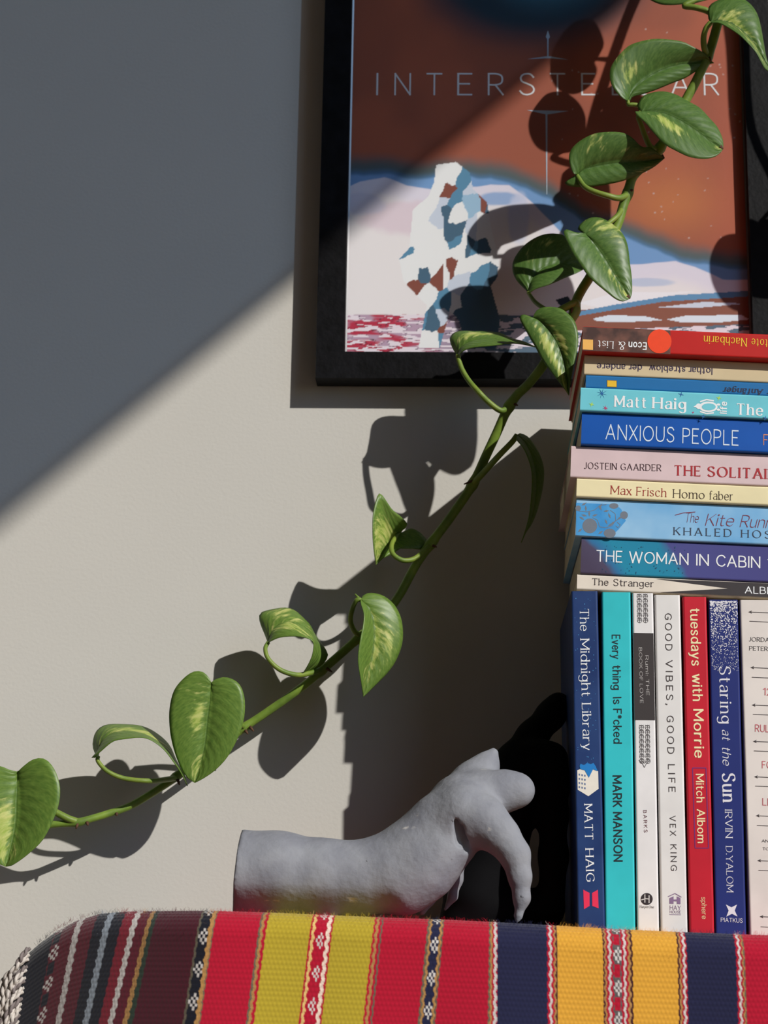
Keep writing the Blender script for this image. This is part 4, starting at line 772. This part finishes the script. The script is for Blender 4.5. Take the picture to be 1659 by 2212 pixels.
# ---------------------------------------------------------------- trailing vine
def leaf_mat():
    m = bpy.data.materials.new('variegated_leaf'); m.use_nodes = True; nt = m.node_tree; N = nt.nodes; L = nt.links
    b = N['Principled BSDF']; b.inputs['Roughness'].default_value = .42; b.inputs['Specular IOR Level'].default_value = .55
    uv = N.new('ShaderNodeUVMap'); uv.uv_map = 'UVMap'; sp = N.new('ShaderNodeSeparateXYZ'); L.new(uv.outputs[0], sp.inputs[0])
    def M(op, a, c=0.0, d=None):
        n = N.new('ShaderNodeMath'); n.operation = op
        for i, v in enumerate((a, c) if d is None else (a, c, d)):
            if isinstance(v, (int, float)): n.inputs[i].default_value = v
            else: L.new(v, n.inputs[i])
        return n.outputs[0]
    s, v = sp.outputs['X'], sp.outputs['Y']; va = M('ABSOLUTE', v)
    across = M('SUBTRACT', s, M('MULTIPLY', va, .32))
    cb = N.new('ShaderNodeCombineXYZ'); L.new(M('MULTIPLY', across, 22.0), cb.inputs[0]); L.new(M('MULTIPLY', v, 3.2), cb.inputs[1])
    sd = N.new('ShaderNodeAttribute'); sd.attribute_name = 'seed'; L.new(M('MULTIPLY', sd.outputs['Fac'], 17.3), cb.inputs[2])
    no = N.new('ShaderNodeTexNoise'); no.inputs['Scale'].default_value = 1.0; no.inputs['Detail'].default_value = 5; no.inputs['Roughness'].default_value = .6; L.new(cb.outputs[0], no.inputs['Vector'])
    vy = N.new('ShaderNodeAttribute'); vy.attribute_name = 'vary'
    f = M('ADD', no.outputs['Fac'], M('MULTIPLY', vy.outputs['Fac'], .42))
    mr = N.new('ShaderNodeMapRange'); mr.interpolation_type = 'SMOOTHSTEP'; mr.inputs[1].default_value = .64; mr.inputs[2].default_value = .90; L.new(f, mr.inputs[0])
    n2 = N.new('ShaderNodeTexNoise'); n2.inputs['Scale'].default_value = 2.5; n2.inputs['Detail'].default_value = 4; L.new(cb.outputs[0], n2.inputs['Vector'])
    g = N.new('ShaderNodeValToRGB'); L.new(n2.outputs['Fac'], g.inputs['Fac']); e = g.color_ramp.elements
    e[0].position = .3; e[0].color = rgba((100, 136, 56)); e[1].position = .7; e[1].color = rgba((134, 164, 74))
    old = N.new('ShaderNodeMapRange'); old.inputs[1].default_value = 7.0; old.inputs[2].default_value = 10.0; L.new(sd.outputs['Fac'], old.inputs[0])
    ag = N.new('ShaderNodeMix'); ag.data_type = 'RGBA'; ag.blend_type = 'MULTIPLY'; L.new(old.outputs[0], ag.inputs['Factor']); L.new(g.outputs['Color'], ag.inputs['A']); ag.inputs['B'].default_value = (.62, .72, .86, 1)
    yl = N.new('ShaderNodeValToRGB'); L.new(no.outputs['Fac'], yl.inputs['Fac']); e = yl.color_ramp.elements
    e[0].position = .4; e[0].color = rgba((176, 200, 88)); e[1].position = .66; e[1].color = rgba((220, 220, 140))
    mx = N.new('ShaderNodeMix'); mx.data_type = 'RGBA'; L.new(mr.outputs[0], mx.inputs['Factor']); L.new(ag.outputs['Result'], mx.inputs['A']); L.new(yl.outputs['Color'], mx.inputs['B'])
    # midrib: a thin lighter line
    mid = N.new('ShaderNodeMapRange'); mid.inputs[1].default_value = .035; mid.inputs[2].default_value = .012; L.new(va, mid.inputs[0])
    m2 = N.new('ShaderNodeMix'); m2.data_type = 'RGBA'; L.new(M('MULTIPLY', mid.outputs[0], .45), m2.inputs['Factor']); L.new(mx.outputs['Result'], m2.inputs['A']); m2.inputs['B'].default_value = rgba((84, 118, 52))
    L.new(m2.outputs['Result'], b.inputs['Base Color'])
    vein = M('SINE', M('MULTIPLY', across, 62.0)); hgt = M('MULTIPLY', M('MULTIPLY', vein, M('SUBTRACT', 1.0, M('POWER', va, 2.0))), .5)
    hgt = M('ADD', hgt, M('MULTIPLY', mid.outputs[0], -1.2)); n3 = N.new('ShaderNodeTexNoise'); n3.inputs['Scale'].default_value = 900; tc = N.new('ShaderNodeTexCoord'); L.new(tc.outputs['Object'], n3.inputs['Vector'])
    bp = N.new('ShaderNodeBump'); bp.inputs['Strength'].default_value = .32; bp.inputs['Distance'].default_value = .0006; L.new(hgt, bp.inputs['Height']); L.new(bp.outputs['Normal'], b.inputs['Normal'])
    tr = N.new('ShaderNodeBsdfTranslucent'); tm = N.new('ShaderNodeMix'); tm.data_type = 'RGBA'; tm.blend_type = 'MULTIPLY'; tm.inputs['Factor'].default_value = .6
    L.new(m2.outputs['Result'], tm.inputs['A']); tm.inputs['B'].default_value = rgba((235, 250, 120)); L.new(tm.outputs['Result'], tr.inputs['Color'])
    ms = N.new('ShaderNodeMixShader'); ms.inputs[0].default_value = .38; L.new(b.outputs[0], ms.inputs[1]); L.new(tr.outputs[0], ms.inputs[2]); L.new(ms.outputs[0], N['Material Output'].inputs['Surface'])
    return m
TS = .85
def av(x, y, t): return at(x, y, t*TS)
LEAF = leaf_mat(); stemm = mat('vine_stem', (124, 150, 54), .5, .15, 70, .2, 300, .4, c2=(92, 118, 44)); petm = mat('vine_petiole', (122, 140, 52), .5, .12, 90, .2, 300, .4, c2=(96, 122, 44))
nubm = mat('vine_node_brown', (82, 52, 34), .8, .2, 200)
VINE = empty('pothos_vine', av(1990, -1900, .15), 'trailing pothos vine with yellow-flecked heart leaves hanging across frame and wall', 'plant')
def leaf(mid, e1, e2, t0, t1, d1, d2, seed, spots=(), bulge=2.2, tipbrown=False, dm=0.0):
    n, mrow = 34, 9
    def lay(P, off):
        C = catmull(np.array(P, float), n); s = np.linspace(0, 1, n); tt = t0+(t1-t0)*s+dm*np.sin(math.pi*s)
        prof = np.sin(math.pi*np.clip(s*.97+.03, 0, 1))**.55; prof[-1] = 0
        return np.c_[C, tt+off*prof]
    A, B1, B2 = lay(mid, 0), lay([mid[0]]+e1+[mid[-1]], d1), lay([mid[0]]+e2+[mid[-1]], d2)
    rows = []; UVs = []; vary = []
    vs = np.concatenate([-np.linspace(1, 0, mrow), np.linspace(0, 1, mrow)[1:]])
    for i in range(n):
        s = i/(n-1)
        for v in vs:
            Bq = B1[i] if v < 0 else B2[i]; a = abs(v); p = A[i]*(1-a)+Bq*a
            p = p.copy(); p[2] += bulge/1000*math.sin(math.pi*min(1, a*1.0))*math.sin(math.pi*min(1, s*.9+.08)) - .0006*math.exp(-(a/.06)**2)
            rows.append(av(*p)); UVs.append((s, v)); q = 0
            for (ss_, vv, rs, rv, am) in spots: q += am*math.exp(-((s-.3*a-ss_)/rs)**2-((v-vv)/rv)**2)
            vary.append(q)
    o = grid_obj('leaf', np.array(rows), n, len(vs), LEAF, VINE)
    me = o.data; uvl = me.uv_layers.new(name='UVMap'); li = np.zeros(len(me.loops), np.int32); me.loops.foreach_get('vertex_index', li)
    uvl.data.foreach_set('uv', np.array(UVs, np.float32)[li].ravel())
    va = me.attributes.new('vary', 'FLOAT', 'POINT'); va.data.foreach_set('value', np.array(vary, np.float32))
    sa = me.attributes.new('seed', 'FLOAT', 'POINT'); sa.data.foreach_set('value', np.full(len(vary), seed, np.float32))
    sm = o.modifiers.new('thickness', 'SOLIDIFY'); sm.thickness = .0005; sm.offset = 0
    if tipbrown:
        c = av(mid[-1][0], mid[-1][1], t1+.0006); vf = tube_vf([av(mid[-1][0]-6, mid[-1][1]-5, t1+.0004), c], [.0016, .0005], 6); mesh_obj('dry_tip', *vf, nubm, o)
    return o
def petiole(pts, r0=1.9, r1=1.3):
    C = catmull([av(*p) for p in pts], 9*len(pts)); s = np.linspace(0, 1, len(C)); return mesh_obj('petiole', *tube_vf(C, (r0+(r1-r0)*s)/1000, 9), petm, VINE, True)
def nub(x, y, t, dx, dy, r=1.1):
    mesh_obj('aerial_root', *tube_vf([av(x, y, t), av(x+dx*.6, y+dy*.6, t+.001), av(x+dx, y+dy, t+.001)], [r/1000, r*.7/1000, r*.3/1000], 7), nubm, VINE, True)
stem_pts = [(1990, -1900, .15), (1960, -1500, .15), (1890, -950, .145), (1760, -520, .135), (1680, -330, .13), (1606, -130, .125), (1566, 0, .118), (1550, 53, .114), (1538, 96, .112), (1527, 125, .111), (1512, 158, .11), (1498, 186, .108), (1481, 217, .106), (1455, 268, .104), (1424, 322, .102), (1388, 360, .1), (1366, 384, .1), (1357, 414, .1), (1347, 442, .1), (1335, 482, .1), (1312, 532, .1), (1275, 597, .101), (1258, 624, .102), (1245, 650, .103), (1238, 682, .104),
  (1203, 738, .103), (1174, 788, .1), (1142, 829, .088), (1118, 852, .080), (1105, 870, .076), (1092, 892, .073), (1074, 933, .068), (1052, 980, .063), (1021, 1046, .057), (977, 1112, .051), (937, 1166, .047), (899, 1219, .044), (861, 1288, .041), (820, 1340, .039), (775, 1378, .037), (730, 1418, .035), (700, 1444, .033), (667, 1473, .031), (616, 1511, .030), (570, 1543, .029), (527, 1572, .029), (460, 1622, .030), (388, 1672, .032),
  (358, 1694, .033), (287, 1738, .037), (236, 1757, .041), (189, 1771, .045), (168, 1777, .046), (135, 1779, .047), (100, 1783, .048), (20, 1800, .05), (-120, 1830, .05)]
C = catmull([av(*p) for p in stem_pts], 520); s = np.linspace(0, 1, 520); rad = np.interp(s, [0, .6, .75, .9, 1], [3.2, 3.1, 3.0, 2.5, 2.1])/1000
for nx_, ny_ in ((1527, 125), (1424, 322), (1358, 420), (1240, 672), (1100, 878), (1021, 1046), (932, 1174), (777, 1376), (692, 1449), (527, 1572), (382, 1676), (168, 1777)):
    dd = np.array([np.hypot(*(np.array(topx(p))-(nx_, ny_))) for p in C]); rad = rad*(1+.28*np.exp(-(dd/11)**2))
mesh_obj('stem', *tube_vf(C, rad, 12), stemm, VINE, True)
for q in ((168, 1779, .048, -4, 12), (188, 1776, .047, 2, 8), (384, 1684, .035, 4, 12), (540, 1570, .032, 8, 10), (530, 1578, .032, 6, 8), (706, 1444, .036, 12, 8), (934, 1178, .049, 10, 4), (1110, 872, .078, 9, 4), (1028, 1036, .06, -26, 10), (1236, 664, .107, -2, 12), (1362, 412, .103, 6, -2), (1532, 124, .114, 4, 8), (1082, 978, .079, 8, -8), (252, 1757, .042, 0, 6)): nub(*q)
# leaves, from the lower end upwards: midrib, first edge, second edge (photo pixels), stand-off, ...
leaf([(38, 1667), (37, 1720), (33, 1790), (13, 1872)], [(20, 1663), (0, 1655), (-30, 1656), (-58, 1680), (-70, 1720), (-64, 1770), (-42, 1820), (-12, 1860)],
     [(51, 1655), (73, 1640), (98, 1640), (118, 1663), (129, 1697), (128, 1731), (118, 1764), (94, 1812), (61, 1845), (27, 1869)], .062, .064, .006, .010, 1.3, [(.5, -.25, .2, .18, 1.3), (.75, -.35, .15, .2, 1.0), (.8, .35, .12, .3, .55)])
petiole([(168, 1776, .046), (140, 1765, .050), (90, 1735, .052), (50, 1690, .056), (38, 1668, .061)], 2.4, 1.6)
leaf([(212, 1634), (222, 1600), (250, 1582), (288, 1580), (326, 1592), (356, 1617), (378, 1646), (394, 1670), (405, 1698)], [(203, 1622), (201, 1602), (209, 1579), (230, 1566), (270, 1565), (307, 1569), (338, 1584), (365, 1609), (381, 1643), (398, 1672)],
     [(197, 1638), (214, 1626), (243, 1602), (270, 1596), (304, 1593), (327, 1599), (354, 1619), (375, 1646), (390, 1668)], .066, .058, -.020, .022, 2.1, [(.3, -.3, .3, .3, .9), (.45, -.1, .2, .2, .6)], 1.5)
petiole([(380, 1680, .033), (358, 1684, .044), (320, 1687, .06), (270, 1682, .064), (233, 1667, .067), (212, 1645, .067), (212, 1634, .066)])
leaf([(456, 1475), (454, 1511), (449, 1552), (443, 1609), (432, 1656), (421, 1691)], [(451, 1464), (439, 1452), (418, 1451), (395, 1467), (375, 1494), (366, 1535), (367, 1575), (373, 1609), (385, 1646), (402, 1677)],
     [(467, 1467), (486, 1463), (506, 1469), (521, 1484), (529, 1515), (527, 1552), (516, 1589), (493, 1633), (466, 1663), (439, 1682)], .071, .064, .003, .004, 3.7, [(.32, -.28, .16, .16, 1.2), (.8, -.2, .14, .35, .8), (.05, -.6, .08, .5, .4)])
petiole([(527, 1572, .03), (510, 1556, .040), (480, 1510, .056), (457, 1478, .069)])
leaf([(579, 1388), (590, 1360), (616, 1344), (645, 1348), (670, 1364), (686, 1390), (690, 1412), (682, 1432), (654, 1455)], [(572, 1370), (563, 1348), (560, 1332), (565, 1323), (586, 1317), (616, 1313), (637, 1319), (654, 1334), (669, 1349), (680, 1370), (700, 1398), (708, 1414), (705, 1424), (690, 1440)],
     [(583, 1386), (601, 1378), (621, 1375), (646, 1375), (667, 1380), (677, 1388), (677, 1403), (673, 1420), (664, 1439)], .052, .046, -.016, .014, 4.9, [(.1, -.8, .12, .4, .7), (.25, .3, .2, .5, .9), (.3, -.4, .15, .2, .5)], 1.5)
petiole([(692, 1447, .034), (670, 1454, .042), (640, 1458, .05), (605, 1447, .056), (580, 1424, .058), (573, 1402, .056), (579, 1388, .052)])
leaf([(779, 1295), (796, 1314), (805, 1342), (807, 1377), (803, 1415), (793, 1458), (785, 1505)], [(780, 1305), (786, 1327), (784, 1352), (779, 1377), (774, 1410), (774, 1435), (779, 1466), (783, 1491)],
     [(782, 1289), (793, 1282), (811, 1282), (831, 1289), (851, 1306), (865, 1332), (870, 1362), (868, 1392), (856, 1425), (839, 1451), (813, 1478)], .070, .066, .016, -.006, 5.2, [(.45, .12, .4, .12, .9), (.35, .55, .2, .3, .8), (.75, -.4, .2, .4, .6)])
petiole([(778, 1374, .038), (764, 1361, .048), (757, 1339, .058), (762, 1313, .066), (770, 1297, .071), (779, 1295, .071)], 1.7, 1.5); petiole([(779, 1296, .0705), (773, 1290, .071), (767, 1283, .071)], 1.2, .4)
leaf([(864, 1149), (850, 1166), (830, 1190), (812, 1220)], [(880, 1134), (866, 1116), (847, 1100), (822, 1066), (812, 1083), (806, 1112), (805, 1146), (807, 1181)],
     [(868, 1156), (884, 1142), (905, 1149), (922, 1167), (930, 1181), (916, 1187), (896, 1181), (874, 1180), (844, 1198), (829, 1204)], .036, .056, .024, -.004, 6.1, [(.3, -.2, .2, .3, 1.0), (.5, -.6, .25, .3, .7), (.75, -.3, .2, .4, .8)], 3)
petiole([(930, 1178, .047), (912, 1195, .056), (893, 1208, .062), (869, 1210, .066), (849, 1197, .066), (846, 1178, .060), (855, 1160, .048), (864, 1149, .037)])
leaf([(1117, 940), (1134, 956), (1150, 990), (1158, 1030), (1156, 1075), (1148, 1118), (1126, 1172)], [(1116, 950), (1130, 967), (1142, 993), (1149, 1022), (1149, 1057), (1146, 1091), (1142, 1120), (1133, 1152)],
     [(1120, 936), (1136, 941), (1150, 955), (1165, 981), (1174, 1010), (1174, 1039), (1169, 1068), (1159, 1106), (1148, 1132), (1136, 1150)], .088, .082, .016, -.012, 7.7, [(.6, 0, .3, .3, .15)], 1.5)
petiole([(1021, 1046, .058), (1049, 1016, .07), (1081, 981, .085), (1106, 955, .088), (1117, 940, .088)], 2.2, 1.8)
leaf([(989, 767), (998, 748), (1030, 734), (1079, 733), (1120, 742), (1158, 750)], [(980, 756), (972, 735), (977, 722), (990, 716), (1007, 715), (1025, 716), (1050, 716), (1080, 720), (1105, 731), (1132, 738)],
     [(994, 764), (1005, 756), (1027, 750), (1062, 747), (1101, 742), (1130, 744)], .076, .082, -.016, .012, 8.3, [(.15, -.55, .12, .3, .9), (.3, -.6, .12, .3, .7)], 1.5)
petiole([(1098, 880, .075), (1082, 887, .080), (1057, 870, .083), (1035, 848, .086), (1014, 824, .082), (999, 800, .079), (991, 778, .077), (989, 767, .076)], 2.0, 1.6)
leaf([(1152, 686), (1170, 697), (1190, 720), (1208, 752), (1221, 795), (1229, 854)], [(1147, 687), (1135, 680), (1124, 682), (1124, 692), (1133, 709), (1144, 729), (1157, 751), (1172, 779), (1194, 808), (1216, 836)],
     [(1154, 679), (1163, 668), (1183, 663), (1209, 666), (1226, 677), (1240, 692), (1247, 712), (1249, 735), (1246, 760), (1237, 798), (1232, 830)], .104, .112, .000, .004, 9.4, [(.35, -.45, .28, .22, 1.3), (.4, .22, .3, .13, 1.1), (.75, -.6, .15, .4, .9)])
petiole([(1238, 676, .104), (1244, 655, .106), (1228, 661, .107), (1205, 672, .105), (1180, 684, .103), (1153, 688, .103)], 2.9, 1.8)
leaf([(1141, 631), (1150, 602), (1178, 577), (1215, 570), (1262, 581)], [(1132, 622), (1117, 607), (1108, 588), (1108, 568), (1117, 549), (1134, 529), (1156, 514), (1178, 506), (1202, 505), (1222, 512), (1245, 545)],
     [(1147, 631), (1158, 624), (1189, 614), (1219, 601), (1245, 590)], .060, .052, -.006, .010, 10.2, [(.3, -.7, .2, .3, .4)])
petiole([(1240, 690, .103), (1210, 684, .090), (1175, 666, .076), (1156, 652, .068), (1144, 636, .062), (1141, 631, .061)])
leaf([(1263, 503), (1286, 529), (1308, 562), (1325, 590), (1343, 618), (1361, 645)], [(1245, 503), (1231, 498), (1219, 496), (1219, 507), (1228, 527), (1238, 548), (1254, 572), (1269, 594), (1286, 611), (1308, 629), (1330, 646), (1346, 651)],
     [(1248, 495), (1257, 481), (1275, 471), (1293, 470), (1310, 476), (1325, 486), (1340, 499), (1351, 516), (1357, 538), (1360, 566), (1364, 596), (1365, 630)], .118, .122, .010, -.004, 11.8, [(.62, -.15, .2, .14, .75), (.88, -.35, .07, .4, 1.2), (.1, .8, .15, .3, .9), (.5, -.55, .1, .3, .3)], tipbrown=True)
petiole([(1345, 450, .1), (1330, 470, .108), (1296, 494, .114), (1264, 504, .117)])
leaf([(1246, 377), (1272, 363), (1304, 356), (1335, 352), (1369, 350), (1405, 346), (1435, 342)], [(1240, 377), (1231, 356), (1229, 336), (1236, 320), (1255, 303), (1284, 289), (1316, 285), (1345, 287), (1366, 298), (1386, 317), (1405, 318), (1422, 330)],
     [(1232, 386), (1220, 396), (1236, 403), (1272, 404), (1308, 399), (1345, 391), (1381, 377), (1412, 361)], .108, .110, .010, -.002, 12.5, [(.15, -.75, .12, .3, .6), (.6, .7, .2, .3, .45), (.45, -.5, .2, .2, .25)], tipbrown=True)
petiole([(1358, 420, .1), (1337, 428, .108), (1313, 423, .112), (1284, 414, .112), (1262, 402, .111), (1246, 379, .108)], 2.2, 1.6)
leaf([(1385, 242), (1408, 241), (1440, 247), (1474, 263), (1509, 286), (1538, 308), (1562, 322)], [(1380, 238), (1378, 228), (1387, 210), (1406, 201), (1435, 198), (1463, 206), (1486, 219), (1511, 233), (1531, 254), (1550, 276), (1561, 302)],
     [(1376, 241), (1371, 241), (1378, 251), (1394, 265), (1413, 288), (1435, 311), (1463, 327), (1490, 339), (1520, 343), (1543, 339), (1556, 330)], .122, .126, -.006, .010, 13.9, [(.22, .33, .16, .18, 1.2), (.42, .3, .1, .12, .6), (.9, .3, .08, .3, 1.0)], tipbrown=True)
petiole([(1424, 322, .102), (1406, 318, .108), (1394, 295, .113), (1385, 270, .117), (1379, 252, .12), (1385, 242, .121)], 2.0, 1.6)
leaf([(1356, 218), (1369, 192), (1390, 174), (1417, 158), (1451, 144), (1486, 137), (1520, 132), (1542, 136)], [(1350, 216), (1335, 203), (1321, 183), (1317, 160), (1321, 142), (1337, 119), (1360, 98), (1390, 88), (1417, 84), (1451, 86), (1477, 91), (1497, 101), (1520, 114)],
     [(1362, 216), (1366, 209), (1390, 203), (1417, 194), (1451, 180), (1479, 169), (1508, 151), (1527, 140)], .116, .112, .012, -.002, 14.4, [(.12, -.45, .1, .2, 1.0), (.06, -.9, .1, .3, .4), (.3, -.95, .1, .15, .4)])
petiole([(1450, 276, .104), (1415, 248, .112), (1385, 230, .116), (1368, 226, .117), (1358, 226, .117), (1356, 218, .116)])
leaf([(1535, 49), (1547, 45), (1577, 50), (1604, 69), (1630, 96), (1648, 126), (1668, 157)], [(1530, 38), (1530, 22), (1533, 12), (1546, 3), (1566, -3), (1588, -6), (1609, 0), (1625, 14), (1636, 32), (1643, 57), (1649, 91), (1654, 121), (1661, 142)],
     [(1538, 50), (1554, 50), (1577, 62), (1600, 78), (1618, 96), (1634, 115), (1644, 134), (1653, 149)], .128, .132, -.006, .014, 15.6, [(.15, -.4, .12, .3, .7), (.3, -.15, .25, .1, .9), (.5, .4, .4, .4, .7)])
petiole([(1527, 124, .111), (1521, 100, .12), (1520, 80, .124), (1525, 62, .127), (1535, 49, .128)], 2.2, 1.8)
leaf([(1530, -6), (1500, -22), (1460, -32), (1415, -36), (1380, -30)], [(1518, 2), (1495, 6), (1474, 9), (1449, 11), (1426, 9), (1405, 0), (1388, -14)], [(1534, -16), (1526, -48), (1500, -72), (1460, -84), (1420, -76), (1395, -52)], .112, .098, .006, -.004, 16.1, [(.3, .3, .2, .3, .6)])
petiole([(1552, 40, .114), (1528, 24, .116), (1500, 16, .116), (1478, 13, .114), (1500, 2, .113), (1530, -6, .112)], 2.2, 1.7)
# the same strand above the picture, whose leaves shade the poster
leaf([(1640, -150), (1670, -140), (1720, -110), (1780, -60)], [(1636, -170), (1660, -205), (1710, -200), (1760, -160), (1785, -100)], [(1630, -130), (1625, -95), (1660, -60), (1710, -40), (1760, -40)], .13, .135, 0, .006, 17.2)
petiole([(1610, -140, .125), (1628, -146, .128), (1640, -150, .13)])
leaf([(1620, -260), (1580, -265), (1530, -240), (1480, -190)], [(1625, -285), (1590, -320), (1540, -310), (1495, -260), (1478, -215)], [(1628, -240), (1610, -205), (1570, -180), (1520, -175)], .13, .118, -.004, .006, 18.2)
petiole([(1650, -250, .128), (1634, -256, .129), (1620, -260, .13)])

# unseen strand added at right so its leaf shades the poster's lower corner
S2_ = catmull([av(*p) for p in [(2010, -1900, .155), (1990, -1500, .155), (1950, -950, .15), (1925, -520, .14), (1925, -300, .13), (1930, -60, .125), (1985, 120, .12), (2010, 330, .12)]], 60)
mesh_obj('stem', *tube_vf(S2_, np.linspace(3.0, 2.2, 60)/1000, 10), stemm, VINE, True)
leaf([(1960, 150), (1950, 200), (1960, 260), (1985, 330)], [(1940, 140), (1905, 150), (1885, 200), (1895, 260), (1930, 310)], [(1975, 140), (2010, 150), (2035, 200), (2030, 260), (2005, 310)], .126, .124, .003, .003, 19.3)
petiole([(1985, 120, .12), (1972, 138, .124), (1960, 150, .126)])
